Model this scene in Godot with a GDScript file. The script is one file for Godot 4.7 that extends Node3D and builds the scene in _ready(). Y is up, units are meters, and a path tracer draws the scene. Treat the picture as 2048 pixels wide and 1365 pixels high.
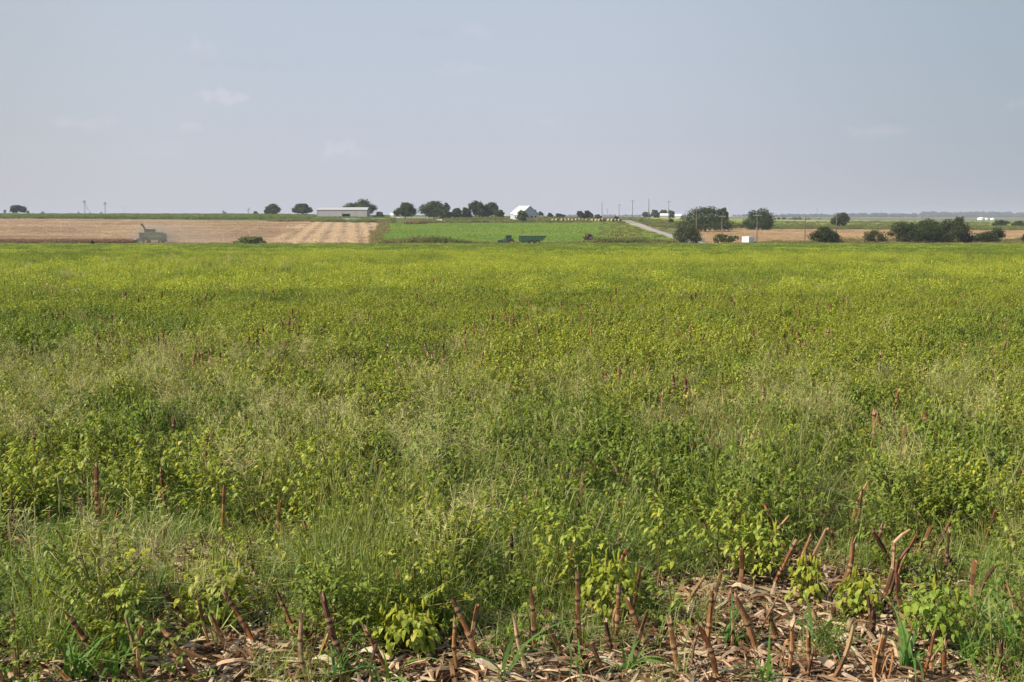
extends Node3D
# A weedy corn-stubble field under a hazy sky, a valley with a harvest going on, and a farm on the ridge behind it.
# y is up, the camera looks towards -z, units are metres. F is the lens in photograph pixels; at() gives the point that lies
# at a stated depth in the direction of a photograph pixel, and was used to survey where things stand.

const F := 2300.0
const EYE := 1.8
var PITCH := atan((682.5 - 438.0) / 2300.0)
var SUN := Vector3(-0.68, 0.68, 0.27)
var rng := RandomNumberGenerator.new()
var taken := {}
var M := {}
var patchy := FastNoiseLite.new()
var bumpy := FastNoiseLite.new()
var fine := FastNoiseLite.new()

# ---------------------------------------------------------------- helpers
func rr(a: float, b: float) -> float:
	return a + (b - a) * rng.randf()

func at(px: float, py: float, d: float) -> Vector3:
	var vy := (682.5 - py) / F
	var v := Vector3((px - 1024.0) / F, -sin(PITCH) + vy * cos(PITCH), -cos(PITCH) - vy * sin(PITCH))
	return Vector3(0, EYE, 0) + v * (d / -v.z)

func pix(p: Vector3) -> Vector2:
	var q := p - Vector3(0, EYE, 0)
	var fz := -q.y * sin(PITCH) - q.z * cos(PITCH)
	var uy := q.y * cos(PITCH) - q.z * sin(PITCH)
	return Vector2(1024.0 + F * q.x / fz, 682.5 - F * uy / fz)

const TP := [-600.0, 0.0, 500.0, 770.0, 1024.0, 1262.0, 1400.0, 1600.0, 2048.0, 2600.0]
const TD := [275.0, 305.0, 340.0, 420.0, 520.0, 620.0, 700.0, 800.0, 900.0, 1200.0, 1700.0, 2500.0, 4000.0, 7000.0]
const TY := [
	[491, 491, 491, 491, 491, 491, 491, 491, 491, 491],
	[493, 493, 493, 493, 493, 493, 493, 493, 493, 493],
	[491, 491, 491, 491, 491, 490, 490, 490, 490, 490],
	[472, 471, 471, 472, 471, 472, 478, 477, 478, 478],
	[456, 455, 455, 456, 456, 458, 464, 465, 467, 467],
	[445, 444, 445, 447, 446, 446, 453, 457, 459, 459],
	[437.5, 437, 438, 440, 439, 440, 448, 453, 455, 455],
	[432, 431.5, 432, 434, 434, 437, 445, 450, 452, 452],
	[428, 427.5, 428, 431, 433, 436, 442, 447, 449, 449],
	[430, 429.5, 430, 433, 434, 435.5, 438, 443, 446, 446],
	[433, 432.5, 433, 435, 435, 434.5, 436, 438.5, 442, 442],
	[435, 434.5, 435, 436, 436, 434, 434.5, 436, 438.5, 438],
	[436, 435.5, 435.5, 435.5, 435, 434, 433.5, 434.5, 436, 436],
	[436, 435.5, 435.5, 435.5, 435, 434, 433.5, 434, 435, 435]]
var TH := []

func survey() -> void:
	for r in TD.size():
		var row := []
		for k in TP.size():
			row.append(-0.0165 * 275.0 if r == 0 else at(1024, TY[r][k], TD[r]).y)
		TH.append(row)

func depth_of(x: float, z: float) -> float:
	return maxf(-z, 0.766 * sqrt(x * x + z * z))

func px_of(x: float, z: float) -> float:
	var az := clampf(atan2(x, -z), -0.6, 0.6)
	return 1024.0 + F * tan(az)

func H(x: float, z: float) -> float:
	var d := depth_of(x, z)
	if d < 275.0:
		var fade := clampf((90.0 - d) / 60.0, 0.0, 1.0)
		return -0.0165 * d + fade * (0.035 * bumpy.get_noise_2d(x * 2.2, z * 2.2) + 0.02 * bumpy.get_noise_2d(x * 9.0, z * 9.0))
	var r := 0
	while r < TD.size() - 2 and TD[r + 1] < d:
		r += 1
	var t := clampf(log(d / TD[r]) / log(TD[r + 1] / TD[r]), 0.0, 1.0)
	var p := px_of(x, z)
	var k := 0
	while k < TP.size() - 2 and TP[k + 1] < p:
		k += 1
	var s := clampf((p - TP[k]) / (TP[k + 1] - TP[k]), 0.0, 1.0)
	s = s * s * (3.0 - 2.0 * s)
	return lerpf(lerpf(TH[r][k], TH[r][k + 1], s), lerpf(TH[r + 1][k], TH[r + 1][k + 1], s), t)

func ground_at(px: float, d: float) -> Vector3:
	var x := (px - 1024.0) / F * d
	return Vector3(x, H(x, -d), -d)

func ground_pixel(px: float, py: float) -> Vector3:     # where the near field's ground is seen
	var d := 1.8 * F / (py - 474.0)
	for i in 12:
		d = (EYE - H((px - 1024.0) / F * d, -d)) * d / maxf(EYE - at(px, py, d).y, 0.01)
	return ground_at(px, d)

func numbered(called: String) -> String:
	var n: int = taken.get(called, -1) + 1
	taken[called] = n
	return called if n == 0 else "%s_%03d" % [called, n]

func tag(o: Node3D, label: String, category := "", group := "", kind := "") -> Node3D:
	o.set_meta("label", label)
	if category:
		o.set_meta("category", category)
	if group:
		o.set_meta("group", group)
	if kind:
		o.set_meta("kind", kind)
	return o

func thing(called: String, where: Vector3, turn := 0.0) -> Node3D:
	var o := Node3D.new()
	o.name = numbered(called)
	add_child(o, true)
	o.position = where
	o.rotation.y = turn
	return o

class MB:
	var v := PackedVector3Array()
	var c := PackedColorArray()
	func tri(a: Vector3, b: Vector3, d: Vector3, col: Color) -> void:
		v.append(a); v.append(b); v.append(d)
		c.append(col); c.append(col); c.append(col)
	func tri3(a: Vector3, b: Vector3, d: Vector3, ca: Color, cb: Color, cd: Color) -> void:
		v.append(a); v.append(b); v.append(d)
		c.append(ca); c.append(cb); c.append(cd)
	func quad(a: Vector3, b: Vector3, d: Vector3, e: Vector3, col: Color) -> void:
		tri(a, b, d, col)
		tri(a, d, e, col)
	func box(at: Vector3, size: Vector3, col := Color.WHITE, turn := Basis()) -> void:
		hull(at, size, Vector2.ONE, Vector2.ZERO, col, turn)
	# a box whose top is scaled and shifted in x and z
	func hull(at: Vector3, size: Vector3, top: Vector2, shift: Vector2, col := Color.WHITE, turn := Basis()) -> void:
		var p := []
		for s in [[-1, -1, -1], [1, -1, -1], [1, -1, 1], [-1, -1, 1], [-1, 1, -1], [1, 1, -1], [1, 1, 1], [-1, 1, 1]]:
			var q := Vector3(s[0] * size.x / 2, s[1] * size.y / 2, s[2] * size.z / 2)
			if s[1] > 0:
				q.x = q.x * top.x + shift.x
				q.z = q.z * top.y + shift.y
			p.append(at + turn * q)
		for f in [[0, 1, 2, 3], [7, 6, 5, 4], [0, 4, 5, 1], [1, 5, 6, 2], [2, 6, 7, 3], [3, 7, 4, 0]]:
			quad(p[f[0]], p[f[1]], p[f[2]], p[f[3]], col)
	func prism(outline: PackedVector2Array, z0: float, z1: float, col := Color.WHITE) -> void:   # outline in x, y
		var n := outline.size()
		for i in n:
			var a := outline[i]
			var b := outline[(i + 1) % n]
			quad(Vector3(a.x, a.y, z0), Vector3(b.x, b.y, z0), Vector3(b.x, b.y, z1), Vector3(a.x, a.y, z1), col)
		var idx := Geometry2D.triangulate_polygon(outline)
		for i in range(0, idx.size(), 3):
			for z in [z0, z1]:
				tri(Vector3(outline[idx[i]].x, outline[idx[i]].y, z), Vector3(outline[idx[i + 1]].x, outline[idx[i + 1]].y, z), Vector3(outline[idx[i + 2]].x, outline[idx[i + 2]].y, z), col)
	func tube(pts: Array, radii: Array, sides: int, cols: Array, caps := true) -> void:
		var last := []
		for i in pts.size():
			var fwd: Vector3 = (pts[mini(i + 1, pts.size() - 1)] - pts[maxi(i - 1, 0)]).normalized()
			var sx := fwd.cross(Vector3(0.13, 0.31, 0.94)).normalized()
			var sy := fwd.cross(sx)
			var ring := []
			for k in sides:
				var a := TAU * k / sides
				ring.append(pts[i] + (sx * cos(a) + sy * sin(a)) * radii[i])
			var col: Color = cols[i % cols.size()]
			if i > 0:
				for k in sides:
					quad(last[k], last[(k + 1) % sides], ring[(k + 1) % sides], ring[k], col)
			if caps and (i == 0 or i == pts.size() - 1):
				for k in sides:
					tri(pts[i], ring[k], ring[(k + 1) % sides], col)
			last = ring
	# a bent ribbon: pts along it, side gives its width direction
	func ribbon(pts: Array, side: Vector3, widths: Array, cols: Array) -> void:
		for i in pts.size() - 1:
			var a0: Vector3 = pts[i] - side * widths[i] / 2
			var a1: Vector3 = pts[i] + side * widths[i] / 2
			var b0: Vector3 = pts[i + 1] - side * widths[i + 1] / 2
			var b1: Vector3 = pts[i + 1] + side * widths[i + 1] / 2
			tri(a0, a1, b1, cols[i % cols.size()])
			if widths[i + 1] > 0.0:
				tri(a0, b1, b0, cols[i % cols.size()])
	func mesh() -> ArrayMesh:
		var arrays := []
		arrays.resize(Mesh.ARRAY_MAX)
		arrays[Mesh.ARRAY_VERTEX] = v
		arrays[Mesh.ARRAY_COLOR] = c
		var m := ArrayMesh.new()
		m.add_surface_from_arrays(Mesh.PRIMITIVE_TRIANGLES, arrays)
		return m

func put(called: String, mesh: Mesh, material: Material, parent: Node3D, where := Vector3.ZERO) -> MeshInstance3D:
	var o := MeshInstance3D.new()
	o.name = called if parent != self else numbered(called)
	o.mesh = mesh
	o.material_override = material
	o.position = where
	parent.add_child(o, true)
	return o

class Coll:      # gathers copies of one mesh
	var mesh: Mesh
	var xf: Array[Transform3D] = []
	var col := PackedColorArray()
	func add(t: Transform3D, c: Color) -> void:
		xf.append(t)
		col.append(c)

func copies(called: String, c: Coll, material: Material, parent: Node3D) -> void:
	if c.xf.is_empty():
		return
	var mm := MultiMesh.new()
	mm.transform_format = MultiMesh.TRANSFORM_3D
	mm.use_colors = true
	mm.mesh = c.mesh
	mm.instance_count = c.xf.size()
	for i in c.xf.size():
		mm.set_instance_transform(i, c.xf[i])
		mm.set_instance_color(i, c.col[i])
	var o := MultiMeshInstance3D.new()
	o.name = called
	o.multimesh = mm
	o.material_override = material
	parent.add_child(o, true)

func upright(where: Vector3, turn: float, s: float, sy := 0.0, tilt := 0.0) -> Transform3D:
	var b := Basis(Vector3.UP, turn).scaled(Vector3(s, sy if sy > 0.0 else s, s))
	if tilt != 0.0:
		b = Basis(Vector3(cos(turn * 3.0), 0, sin(turn * 3.0)), tilt) * b
	return Transform3D(b, where)

func mat(called: String, rough: float, spec: float, tint := Color.WHITE, backlight := Color.BLACK) -> StandardMaterial3D:
	var m := StandardMaterial3D.new()
	m.resource_name = called
	m.albedo_color = tint
	m.vertex_color_use_as_albedo = true
	m.roughness = rough
	m.metallic_specular = spec
	m.cull_mode = BaseMaterial3D.CULL_DISABLED
	if backlight != Color.BLACK:
		m.backlight_enabled = true
		m.backlight = backlight
	M[called] = m
	return m

func mixc(a: Color, b: Color, t: float) -> Color:
	return a.lerp(b, clampf(t, 0.0, 1.0))

func vary(c: Color, amount: float) -> Color:
	var k := rr(1.0 - amount, 1.0 + amount)
	return Color(c.r * k * rr(0.94, 1.06), c.g * k, c.b * k * rr(0.9, 1.1))

# ---------------------------------------------------------------- sky
const CLOUDS := [[395, 95, 24, 17, 0.6], [441, 192, 38, 17, 1.0], [145, 243, 46, 12, 0.6], [219, 244, 20, 10, 0.45], [378, 255, 26, 10, 0.6], [682, 296, 34, 16, 0.7], [700, 312, 60, 12, 0.25], [930, 137, 48, 13, 0.45], [940, 62, 34, 14, 0.4], [1090, 242, 50, 14, 0.22], [1755, 262, 66, 13, 0.6], [2035, 207, 28, 14, 0.5], [500, 128, 90, 12, -0.16], [870, 66, 60, 12, -0.14], [1790, 240, 60, 10, -0.12], [1180, 232, 40, 8, -0.14], [310, 300, 60, 22, 0.2], [850, 200, 30, 10, -0.1], [575, 275, 16, 6, 0.3], [775, 262, 34, 8, 0.2], [1420, 244, 90, 8, -0.1]]

func sky_colour(dir: Vector3) -> Color:
	var up := maxf(dir.y, 0.0)
	var elev := rad_to_deg(asin(clampf(up, 0.0, 1.0)))
	var hazy := Color(0.408, 0.414, 0.455)
	var pale := Color(0.380, 0.418, 0.478)
	var high := Color(0.360, 0.408, 0.484)
	var blue := Color(0.21, 0.30, 0.45)
	var zenith := Color(0.12, 0.21, 0.38)
	var c := hazy.lerp(pale, smoothstep(0.0, 6.0, elev)).lerp(high, smoothstep(4.5, 11.0, elev))
	c = c.lerp(blue, smoothstep(10.0, 42.0, elev))
	c = c.lerp(zenith, smoothstep(35.0, 90.0, elev))
	var cosg := dir.dot(SUN.normalized())
	var side := dir.x                                       # towards the right the air is bluer, away from the sun
	var k := 1.0 - 0.25 * smoothstep(0.02, 0.5, side) - 0.07 * smoothstep(0.4, 1.0, side) - 0.07 * smoothstep(-0.28, -0.44, side)
	k += 0.32 * pow(maxf(cosg, 0.0), 3.0) + 0.9 * pow(maxf(cosg, 0.0), 24.0)
	var tint := Color(1.0, 1.0, 1.0).lerp(Color(0.95, 1.02, 1.02), smoothstep(0.1, 0.5, side)).lerp(Color(1.02, 1.0, 0.95), smoothstep(-0.1, -0.5, side))
	k *= 0.975
	return Color(c.r * k * tint.r, c.g * k * tint.g, c.b * k * tint.b)

func make_sky() -> Texture2D:
	var w := 512
	var pad := 16
	var im := Image.create(w + 2 * pad, w / 2, false, Image.FORMAT_RGBF)
	for y in w / 2:
		var el := PI / 2 - (y + 0.5) / (w / 2) * PI
		for x in w + 2 * pad:
			var a := (x - pad + 0.5) / w * TAU
			var d := Vector3(sin(a) * cos(el), sin(el), -cos(a) * cos(el))
			im.set_pixel(x, y, sky_colour(d))
	im.resize(8 * (w + 2 * pad), 2048, Image.INTERPOLATE_CUBIC)
	im = im.get_region(Rect2i(8 * pad, 0, 4096, 2048))
	var n := FastNoiseLite.new()
	n.seed = 5
	n.frequency = 0.035
	n.fractal_octaves = 4
	for cl in CLOUDS:
		var p := (at(cl[0], cl[1], 100.0) - Vector3(0, EYE, 0)).normalized()
		var cx := fposmod(atan2(p.x, -p.z) / TAU, 1.0) * 4096.0
		var cy := acos(p.y) / PI * 2048.0
		var s := 4096.0 / TAU / F
		var hw: float = cl[2] * s
		var hh: float = cl[3] * s
		for y in range(int(cy - hh * 1.9), int(cy + hh * 1.9) + 1):
			for x in range(int(cx - hw * 1.7), int(cx + hw * 1.7) + 1):
				var u := (x - cx) / hw
				var v := (y - cy) / hh
				if v > 0.0:
					v *= 1.25                                # flatter bases
				var r := sqrt(u * u + v * v) + 1.1 * n.get_noise_2d(x * 2.6, y * 3.4) + 0.5 * n.get_noise_2d(x * 7.0, y * 8.0)
				var k: float = smoothstep(1.25, 0.25, r) * cl[4]
				var xx := posmod(x, 4096)
				var c := im.get_pixel(xx, y)
				if k != 0.0:
					im.set_pixel(xx, y, Color(c.r + 0.056 * k, c.g + 0.034 * k, c.b + 0.032 * k))
	return ImageTexture.create_from_image(im)

func noise_tex(called: String, freq: float, ramp: Array, sd: int, size := 512) -> NoiseTexture2D:
	var n := FastNoiseLite.new()
	n.seed = sd
	n.frequency = freq
	n.fractal_octaves = 5
	var t := NoiseTexture2D.new()
	t.width = size
	t.height = size
	t.seamless = true
	t.noise = n
	var g := Gradient.new()
	g.set_color(0, ramp[0])
	g.set_color(1, ramp[-1])
	for i in range(1, ramp.size() - 1):
		g.add_point(float(i) / (ramp.size() - 1), ramp[i])
	t.color_ramp = g
	t.resource_name = called
	return t

# ---------------------------------------------------------------- plants, as meshes to be copied
const GREEN := Color(0.205, 0.290, 0.040)
const YELLOW := Color(0.480, 0.470, 0.068)
const DARK := Color(0.122, 0.195, 0.042)
const STRAW := Color(0.520, 0.430, 0.240)
const TAN := Color(0.420, 0.290, 0.160)
const BROWN := Color(0.230, 0.120, 0.055)

func leaf(mb: MB, p: Vector3, dir: Vector3, l: float, w: float, col: Color, droop := 0.3, rich := false) -> void:
	var side := dir.cross(Vector3.UP)
	side = side.normalized() if side.length() > 0.05 else Vector3.RIGHT
	side = side.rotated(dir, rr(-0.5, 0.5))
	var up := side.cross(dir).normalized()
	var tip := p + dir * l - Vector3.UP * l * droop
	var mid := p + dir * l * 0.45 + up * l * 0.05
	if rich:
		var m2 := p + dir * l * 0.75 - Vector3.UP * l * droop * 0.5 + up * l * 0.02
		var l1 := p + dir * l * 0.30 + side * w * 0.48 + up * w * 0.12
		var l2 := p + dir * l * 0.68 + side * w * 0.36 + up * w * 0.09 - Vector3.UP * l * droop * 0.4
		var r1 := l1 - side * w * 0.96
		var r2 := l2 - side * w * 0.72
		mb.tri(p, l1, mid, col); mb.tri(l1, l2, mid, col); mb.tri(l2, m2, mid, col); mb.tri(l2, tip, m2, col)
		mb.tri(p, mid, r1, col); mb.tri(r1, mid, r2, col); mb.tri(r2, mid, m2, col); mb.tri(r2, m2, tip, col)
		return
	var a := p + dir * l * 0.42 + side * w * 0.5 + up * w * 0.12 - Vector3.UP * l * droop * 0.2
	var b := a - side * w
	mb.tri(p, a, mid, col)
	mb.tri(a, tip, mid, col)
	mb.tri(p, mid, b, col)
	mb.tri(mid, tip, b, col)

func spike(mb: MB, p: Vector3, dir: Vector3, l: float, w: float, col: Color) -> void:
	var pts := []
	var rad := []
	for i in 5:
		var t := i / 4.0
		pts.append(p + dir * l * t + Vector3(0.10, 0, 0.06) * l * t * t * rr(-1, 1))
		rad.append(w * [0.35, 0.8, 1.0, 0.7, 0.15][i] * rr(0.8, 1.2))
	mb.tube(pts, rad, 4, [vary(col, 0.2), vary(col, 0.2), vary(col, 0.2)], false)

# a bushy broad-leaved weed: branches that rise from the stem, drooping ovate leaves and seed spikes on top
func weed_mesh(h: float, spread: float, branches: int, per: int, ll: float, spikes: int, yellow: float, rich := false) -> ArrayMesh:
	var mb := MB.new()
	var stem := Color(0.17, 0.16, 0.05)
	mb.tube([Vector3.ZERO, Vector3(0.01, h * 0.5, 0.01), Vector3(-0.01, h * 0.92, 0)], [0.006, 0.0045, 0.002], 4, [stem], false)
	for b in branches:
		var t := 0.03 + 0.92 * (b + 0.5) / branches
		var a := b * 2.4 + rr(-0.4, 0.4)
		var reach := spread * rr(0.65, 1.1) * (1.0 - 0.55 * t)
		var p0 := Vector3(0, h * t * 0.85, 0)
		var out := Vector3(cos(a), 0, sin(a))
		var rise := h * rr(0.16, 0.34)
		var p1 := p0 + out * reach * 0.6 + Vector3.UP * rise * 0.45
		var p2 := p0 + out * reach + Vector3.UP * rise
		if p2.y > h * 1.04:
			p2.y = h * rr(0.94, 1.05)
		mb.tube([p0, p1, p2], [0.003, 0.0025, 0.0015], 3, [stem], false)
		for k in per:
			var s := 0.25 + 0.8 * (k + rr(0, 1)) / per
			var q := p0.lerp(p1, s * 1.6) if s < 0.6 else p1.lerp(p2, minf((s - 0.6) / 0.4, 1.0))
			var la := a + rr(-1.9, 1.9)
			var dir := Vector3(cos(la), rr(-0.4, 0.4), sin(la)).normalized()
			var size := ll * rr(0.6, 1.15)
			var y := pow(rng.randf(), 2.2) * 0.9 * yellow + rr(0.0, 0.25) * yellow
			var col := vary(mixc(mixc(DARK, GREEN, rr(0.3, 1.2)), YELLOW, y), 0.18)
			leaf(mb, q, dir, size, size * rr(0.5, 0.66), col, rr(0.15, 0.7), rich)
		if b >= branches - spikes:
			spike(mb, p2, Vector3(rr(-0.15, 0.15), 1, rr(-0.15, 0.15)).normalized(), h * rr(0.08, 0.15), 0.004, mixc(GREEN, YELLOW, rr(0.2, 0.6)))
	return mb.mesh()

func blade(mb: MB, p: Vector3, a: float, l: float, w: float, lean: float, col: Color, segs := 4) -> void:
	var out := Vector3(cos(a), 0, sin(a))
	var side := Vector3(-sin(a), 0, cos(a)).rotated(out, rr(-0.6, 0.6))
	var pts := []
	var wid := []
	for i in segs + 1:
		var t := float(i) / segs
		var bend := lean * t
		pts.append(p + (out * sin(bend) + Vector3.UP * cos(bend * 0.9)) * l * t)
		wid.append(w * [0.7, 1.0, 0.85, 0.5, 0.0][i * 4 / segs])
	mb.ribbon(pts, side, wid, [col])

# fine grass: thin leaning blades, some with pale seed heads
func grass_mesh(h: float, spread: float, n: int, w: float, heads: int, dry: float) -> ArrayMesh:
	var mb := MB.new()
	for i in n:
		var a := rr(0, TAU)
		var p := Vector3(rr(-1, 1), 0, rr(-1, 1)) * spread * 0.4
		var col := vary(mixc(mixc(GREEN, Color(0.27, 0.33, 0.10), rng.randf()), STRAW, dry * rng.randf()), 0.2)
		blade(mb, p, a, h * rr(0.45, 1.0), w * rr(0.7, 1.3), rr(0.2, 1.5), col, 2)
	for i in heads:
		var a := rr(0, TAU)
		var p := Vector3(rr(-1, 1), 0, rr(-1, 1)) * spread * 0.4
		var top := p + Vector3(cos(a) * 0.3, 1, sin(a) * 0.3) * h * rr(0.9, 1.25)
		var col := mixc(Color(0.26, 0.29, 0.08), STRAW, rr(0.1, 0.6))
		mb.ribbon([p, p.lerp(top, 0.55) + Vector3(0, 0.03, 0), top], Vector3(-sin(a), 0, cos(a)), [0.002, 0.002, 0.0015], [mixc(GREEN, col, 0.5)])
		spike(mb, top, Vector3(cos(a) * 0.35, 1, sin(a) * 0.35).normalized(), rr(0.07, 0.15), 0.0035, col)
	return mb.mesh()

# a pale open panicle: a stem and a wide spray of hair-thin branches
func panicle_mesh(h: float, n: int) -> ArrayMesh:
	var mb := MB.new()
	for s in 4:
		var a0 := rr(0, TAU)
		var root := Vector3(rr(-0.08, 0.08), 0, rr(-0.08, 0.08))
		var top := root + Vector3(cos(a0) * 0.35, 1.0, sin(a0) * 0.35) * h * rr(0.75, 1.05)
		var col := mixc(STRAW, Color(0.36, 0.38, 0.12), 0.3 + rng.randf() * 0.7)
		mb.ribbon([root, root.lerp(top, 0.5) + Vector3(0, 0.05, 0), top], Vector3(-sin(a0), 0, cos(a0)), [0.0035, 0.003, 0.0015], [col])
		for i in n:
			var t := rr(0.45, 1.0)
			var q := root.lerp(top, t) + Vector3(0, 0.05 * (1.0 - absf(2 * t - 1)), 0)
			var a := rr(0, TAU)
			var l := rr(0.08, 0.24) * (1.25 - 0.6 * t)
			var e := q + Vector3(cos(a), rr(0.1, 0.9), sin(a)).normalized() * l
			var c2 := vary(col, 0.25)
			mb.ribbon([q, q.lerp(e, 0.6) + Vector3(0, 0.01, 0), e], Vector3(-sin(a), 0.2, cos(a)), [0.0016, 0.0014, 0.001], [c2])
			for j in 2:
				var f := q.lerp(e, rr(0.4, 0.9))
				var g := f + Vector3(rr(-1, 1), rr(-0.3, 1), rr(-1, 1)).normalized() * l * 0.4
				mb.tri(f, g, g + Vector3(0.0022, 0.002, 0.0022), c2)
		for i in 3:
			blade(mb, root, rr(0, TAU), h * rr(0.4, 0.7), 0.006, rr(0.5, 1.6), vary(mixc(GREEN, STRAW, rr(0.1, 0.6)), 0.2), 3)
	return mb.mesh()

# upright stems set with pale green seed spikes
func spike_mesh(h: float, n: int) -> ArrayMesh:
	var mb := MB.new()
	for s in n:
		var a := rr(0, TAU)
		var root := Vector3(rr(-0.12, 0.12), 0, rr(-0.12, 0.12))
		var hh := h * rr(0.45, 1.05)
		var top := root + Vector3(cos(a) * 0.14, 1, sin(a) * 0.14) * hh * 0.7
		var col := mixc(Color(0.27, 0.33, 0.085), YELLOW, rr(0.0, 0.4))
		mb.ribbon([root, top], Vector3(-sin(a), 0, cos(a)), [0.003, 0.002], [mixc(GREEN, STRAW, 0.15)])
		spike(mb, top, Vector3(rr(-0.2, 0.2), 1, rr(-0.2, 0.2)).normalized(), hh * rr(0.18, 0.34), 0.0045, col)
		for i in 3:
			var q := root.lerp(top, rr(0.4, 0.95))
			spike(mb, q, Vector3(rr(-0.8, 0.8), 1, rr(-0.8, 0.8)).normalized(), hh * rr(0.08, 0.16), 0.004, col)
		for i in 9:
			var la := rr(0, TAU)
			leaf(mb, root.lerp(top, rr(0.2, 0.9)), Vector3(cos(la), rr(-0.2, 0.7), sin(la)).normalized(), rr(0.04, 0.08), rr(0.012, 0.022), vary(mixc(GREEN, YELLOW, rr(0, 0.4)), 0.2), 0.3)
	return mb.mesh()

# broad arching grass leaves
func broad_mesh(h: float, n: int) -> ArrayMesh:
	var mb := MB.new()
	for i in n:
		blade(mb, Vector3(rr(-0.05, 0.05), 0, rr(-0.05, 0.05)), rr(0, TAU), h * rr(0.6, 1.1), rr(0.009, 0.017), rr(0.5, 1.9), vary(Color(0.125, 0.235, 0.045), 0.2), 4)
	return mb.mesh()

# the weed carpet far out, where single leaves are too small to see: a low mound of many leaf faces
func carpet_mesh(r: float, h: float, n: int, size: float, yellow: float, stalks: int) -> ArrayMesh:
	var mb := MB.new()
	for i in n:
		var a := rr(0, TAU)
		var q := sqrt(rng.randf()) * r
		var y := h * (0.15 + 0.85 * pow(rng.randf(), 0.6)) * (1.0 - 0.45 * (q / r) * (q / r))
		var dir := Vector3(cos(rr(0, TAU)), rr(-0.4, 0.5), sin(rr(0, TAU))).normalized()
		var s := size * rr(0.6, 1.2)
		var k := rng.randf()
		var col := mixc(mixc(DARK, GREEN, rr(0.4, 1.2)), YELLOW, yellow * (0.15 + 0.85 * k * k))
		leaf(mb, Vector3(cos(a) * q, y, sin(a) * q), dir, s, s * 0.62, vary(col, 0.2), rr(0.1, 0.6))
	for i in stalks:
		var a := rr(0, TAU)
		var q := sqrt(rng.randf()) * r
		spike(mb, Vector3(cos(a) * q, h * rr(0.6, 0.95), sin(a) * q), Vector3(rr(-0.2, 0.2), 1, rr(-0.2, 0.2)).normalized(), h * 0.3, 0.008, mixc(GREEN, YELLOW, 0.6))
	return mb.mesh()

# rough dry growth: stems and narrow leaves in browns and olives
func rough_mesh(r: float, h: float, n: int, brown: float, size: float) -> ArrayMesh:
	var mb := MB.new()
	for i in n:
		var a := rr(0, TAU)
		var q := sqrt(rng.randf()) * r
		var p := Vector3(cos(a) * q, 0, sin(a) * q)
		var col := vary(mixc(mixc(DARK, Color(0.17, 0.19, 0.06), rng.randf()), mixc(TAN, BROWN, rng.randf()), brown * rng.randf() * 1.3), 0.2)
		blade(mb, p, rr(0, TAU), h * rr(0.5, 1.1), size * rr(0.7, 1.4), rr(0.2, 1.1), col, 2)
		if i % 2 == 0:
			leaf(mb, p + Vector3(0, h * rr(0.3, 0.9), 0), Vector3(rr(-1, 1), rr(-0.2, 0.8), rr(-1, 1)).normalized(), size * 3.0, size * 1.8, col, 0.3)
	return mb.mesh()

# cut stubble and chaff of a harvested field, seen from far away
func stubble_mesh(lx: float, lz: float, n: int, h: float) -> ArrayMesh:
	var mb := MB.new()
	for i in n:
		var p := Vector3(rr(-lx, lx), 0, rr(-lz, lz))
		var col := vary(mixc(Color(0.64, 0.535, 0.39), Color(0.44, 0.325, 0.225), pow(rng.randf(), 1.5)), 0.15)
		if i % 3 == 0:
			blade(mb, p, rr(0, TAU), h * rr(0.6, 1.2), 0.07, rr(0.0, 0.6), col, 2)
		else:
			blade(mb, p + Vector3(0, 0.04, 0), rr(0, TAU), rr(0.3, 0.7), 0.09, rr(1.2, 1.6), col, 2)
	return mb.mesh()

func litter_mesh(l: float, w: float, curl: float, col: Color) -> ArrayMesh:
	var mb := MB.new()
	var pts := []
	var wid := []
	var cols := []
	var twist := rr(-1, 1)
	for i in 6:
		var t := i / 5.0
		pts.append(Vector3((t - 0.5) * l, 0.006 + curl * l * (0.12 * sin(t * 5.0 + twist * 2.0) + 0.12), 0.14 * l * twist * (t - 0.5) * (t - 0.5) * 2.0))
		wid.append(w * [0.35, 0.9, 1.0, 0.95, 0.7, 0.1][i])
		cols.append(vary(col, 0.14))
	for i in 5:                                     # a shallow fold along the middle
		var s := Vector3(0, 0, 1).rotated(Vector3.RIGHT, twist * 0.8 + i * 0.25 * curl)
		var s2 := Vector3(0, 0, 1).rotated(Vector3.RIGHT, twist * 0.8 + (i + 1) * 0.25 * curl)
		var m0: Vector3 = pts[i] + Vector3(0, w * 0.18, 0)
		var m1: Vector3 = pts[i + 1] + Vector3(0, w * 0.18, 0)
		mb.quad(pts[i] - s * wid[i] / 2, m0, m1, pts[i + 1] - s2 * wid[i + 1] / 2, cols[i])
		mb.quad(m0, pts[i] + s * wid[i] / 2, pts[i + 1] + s2 * wid[i + 1] / 2, m1, vary(cols[i], 0.05))
	return mb.mesh()

# ---------------------------------------------------------------- terrain
func road_x(d: float) -> float:
	return 56.8 + (d - 340.0) * 0.0284

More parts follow.
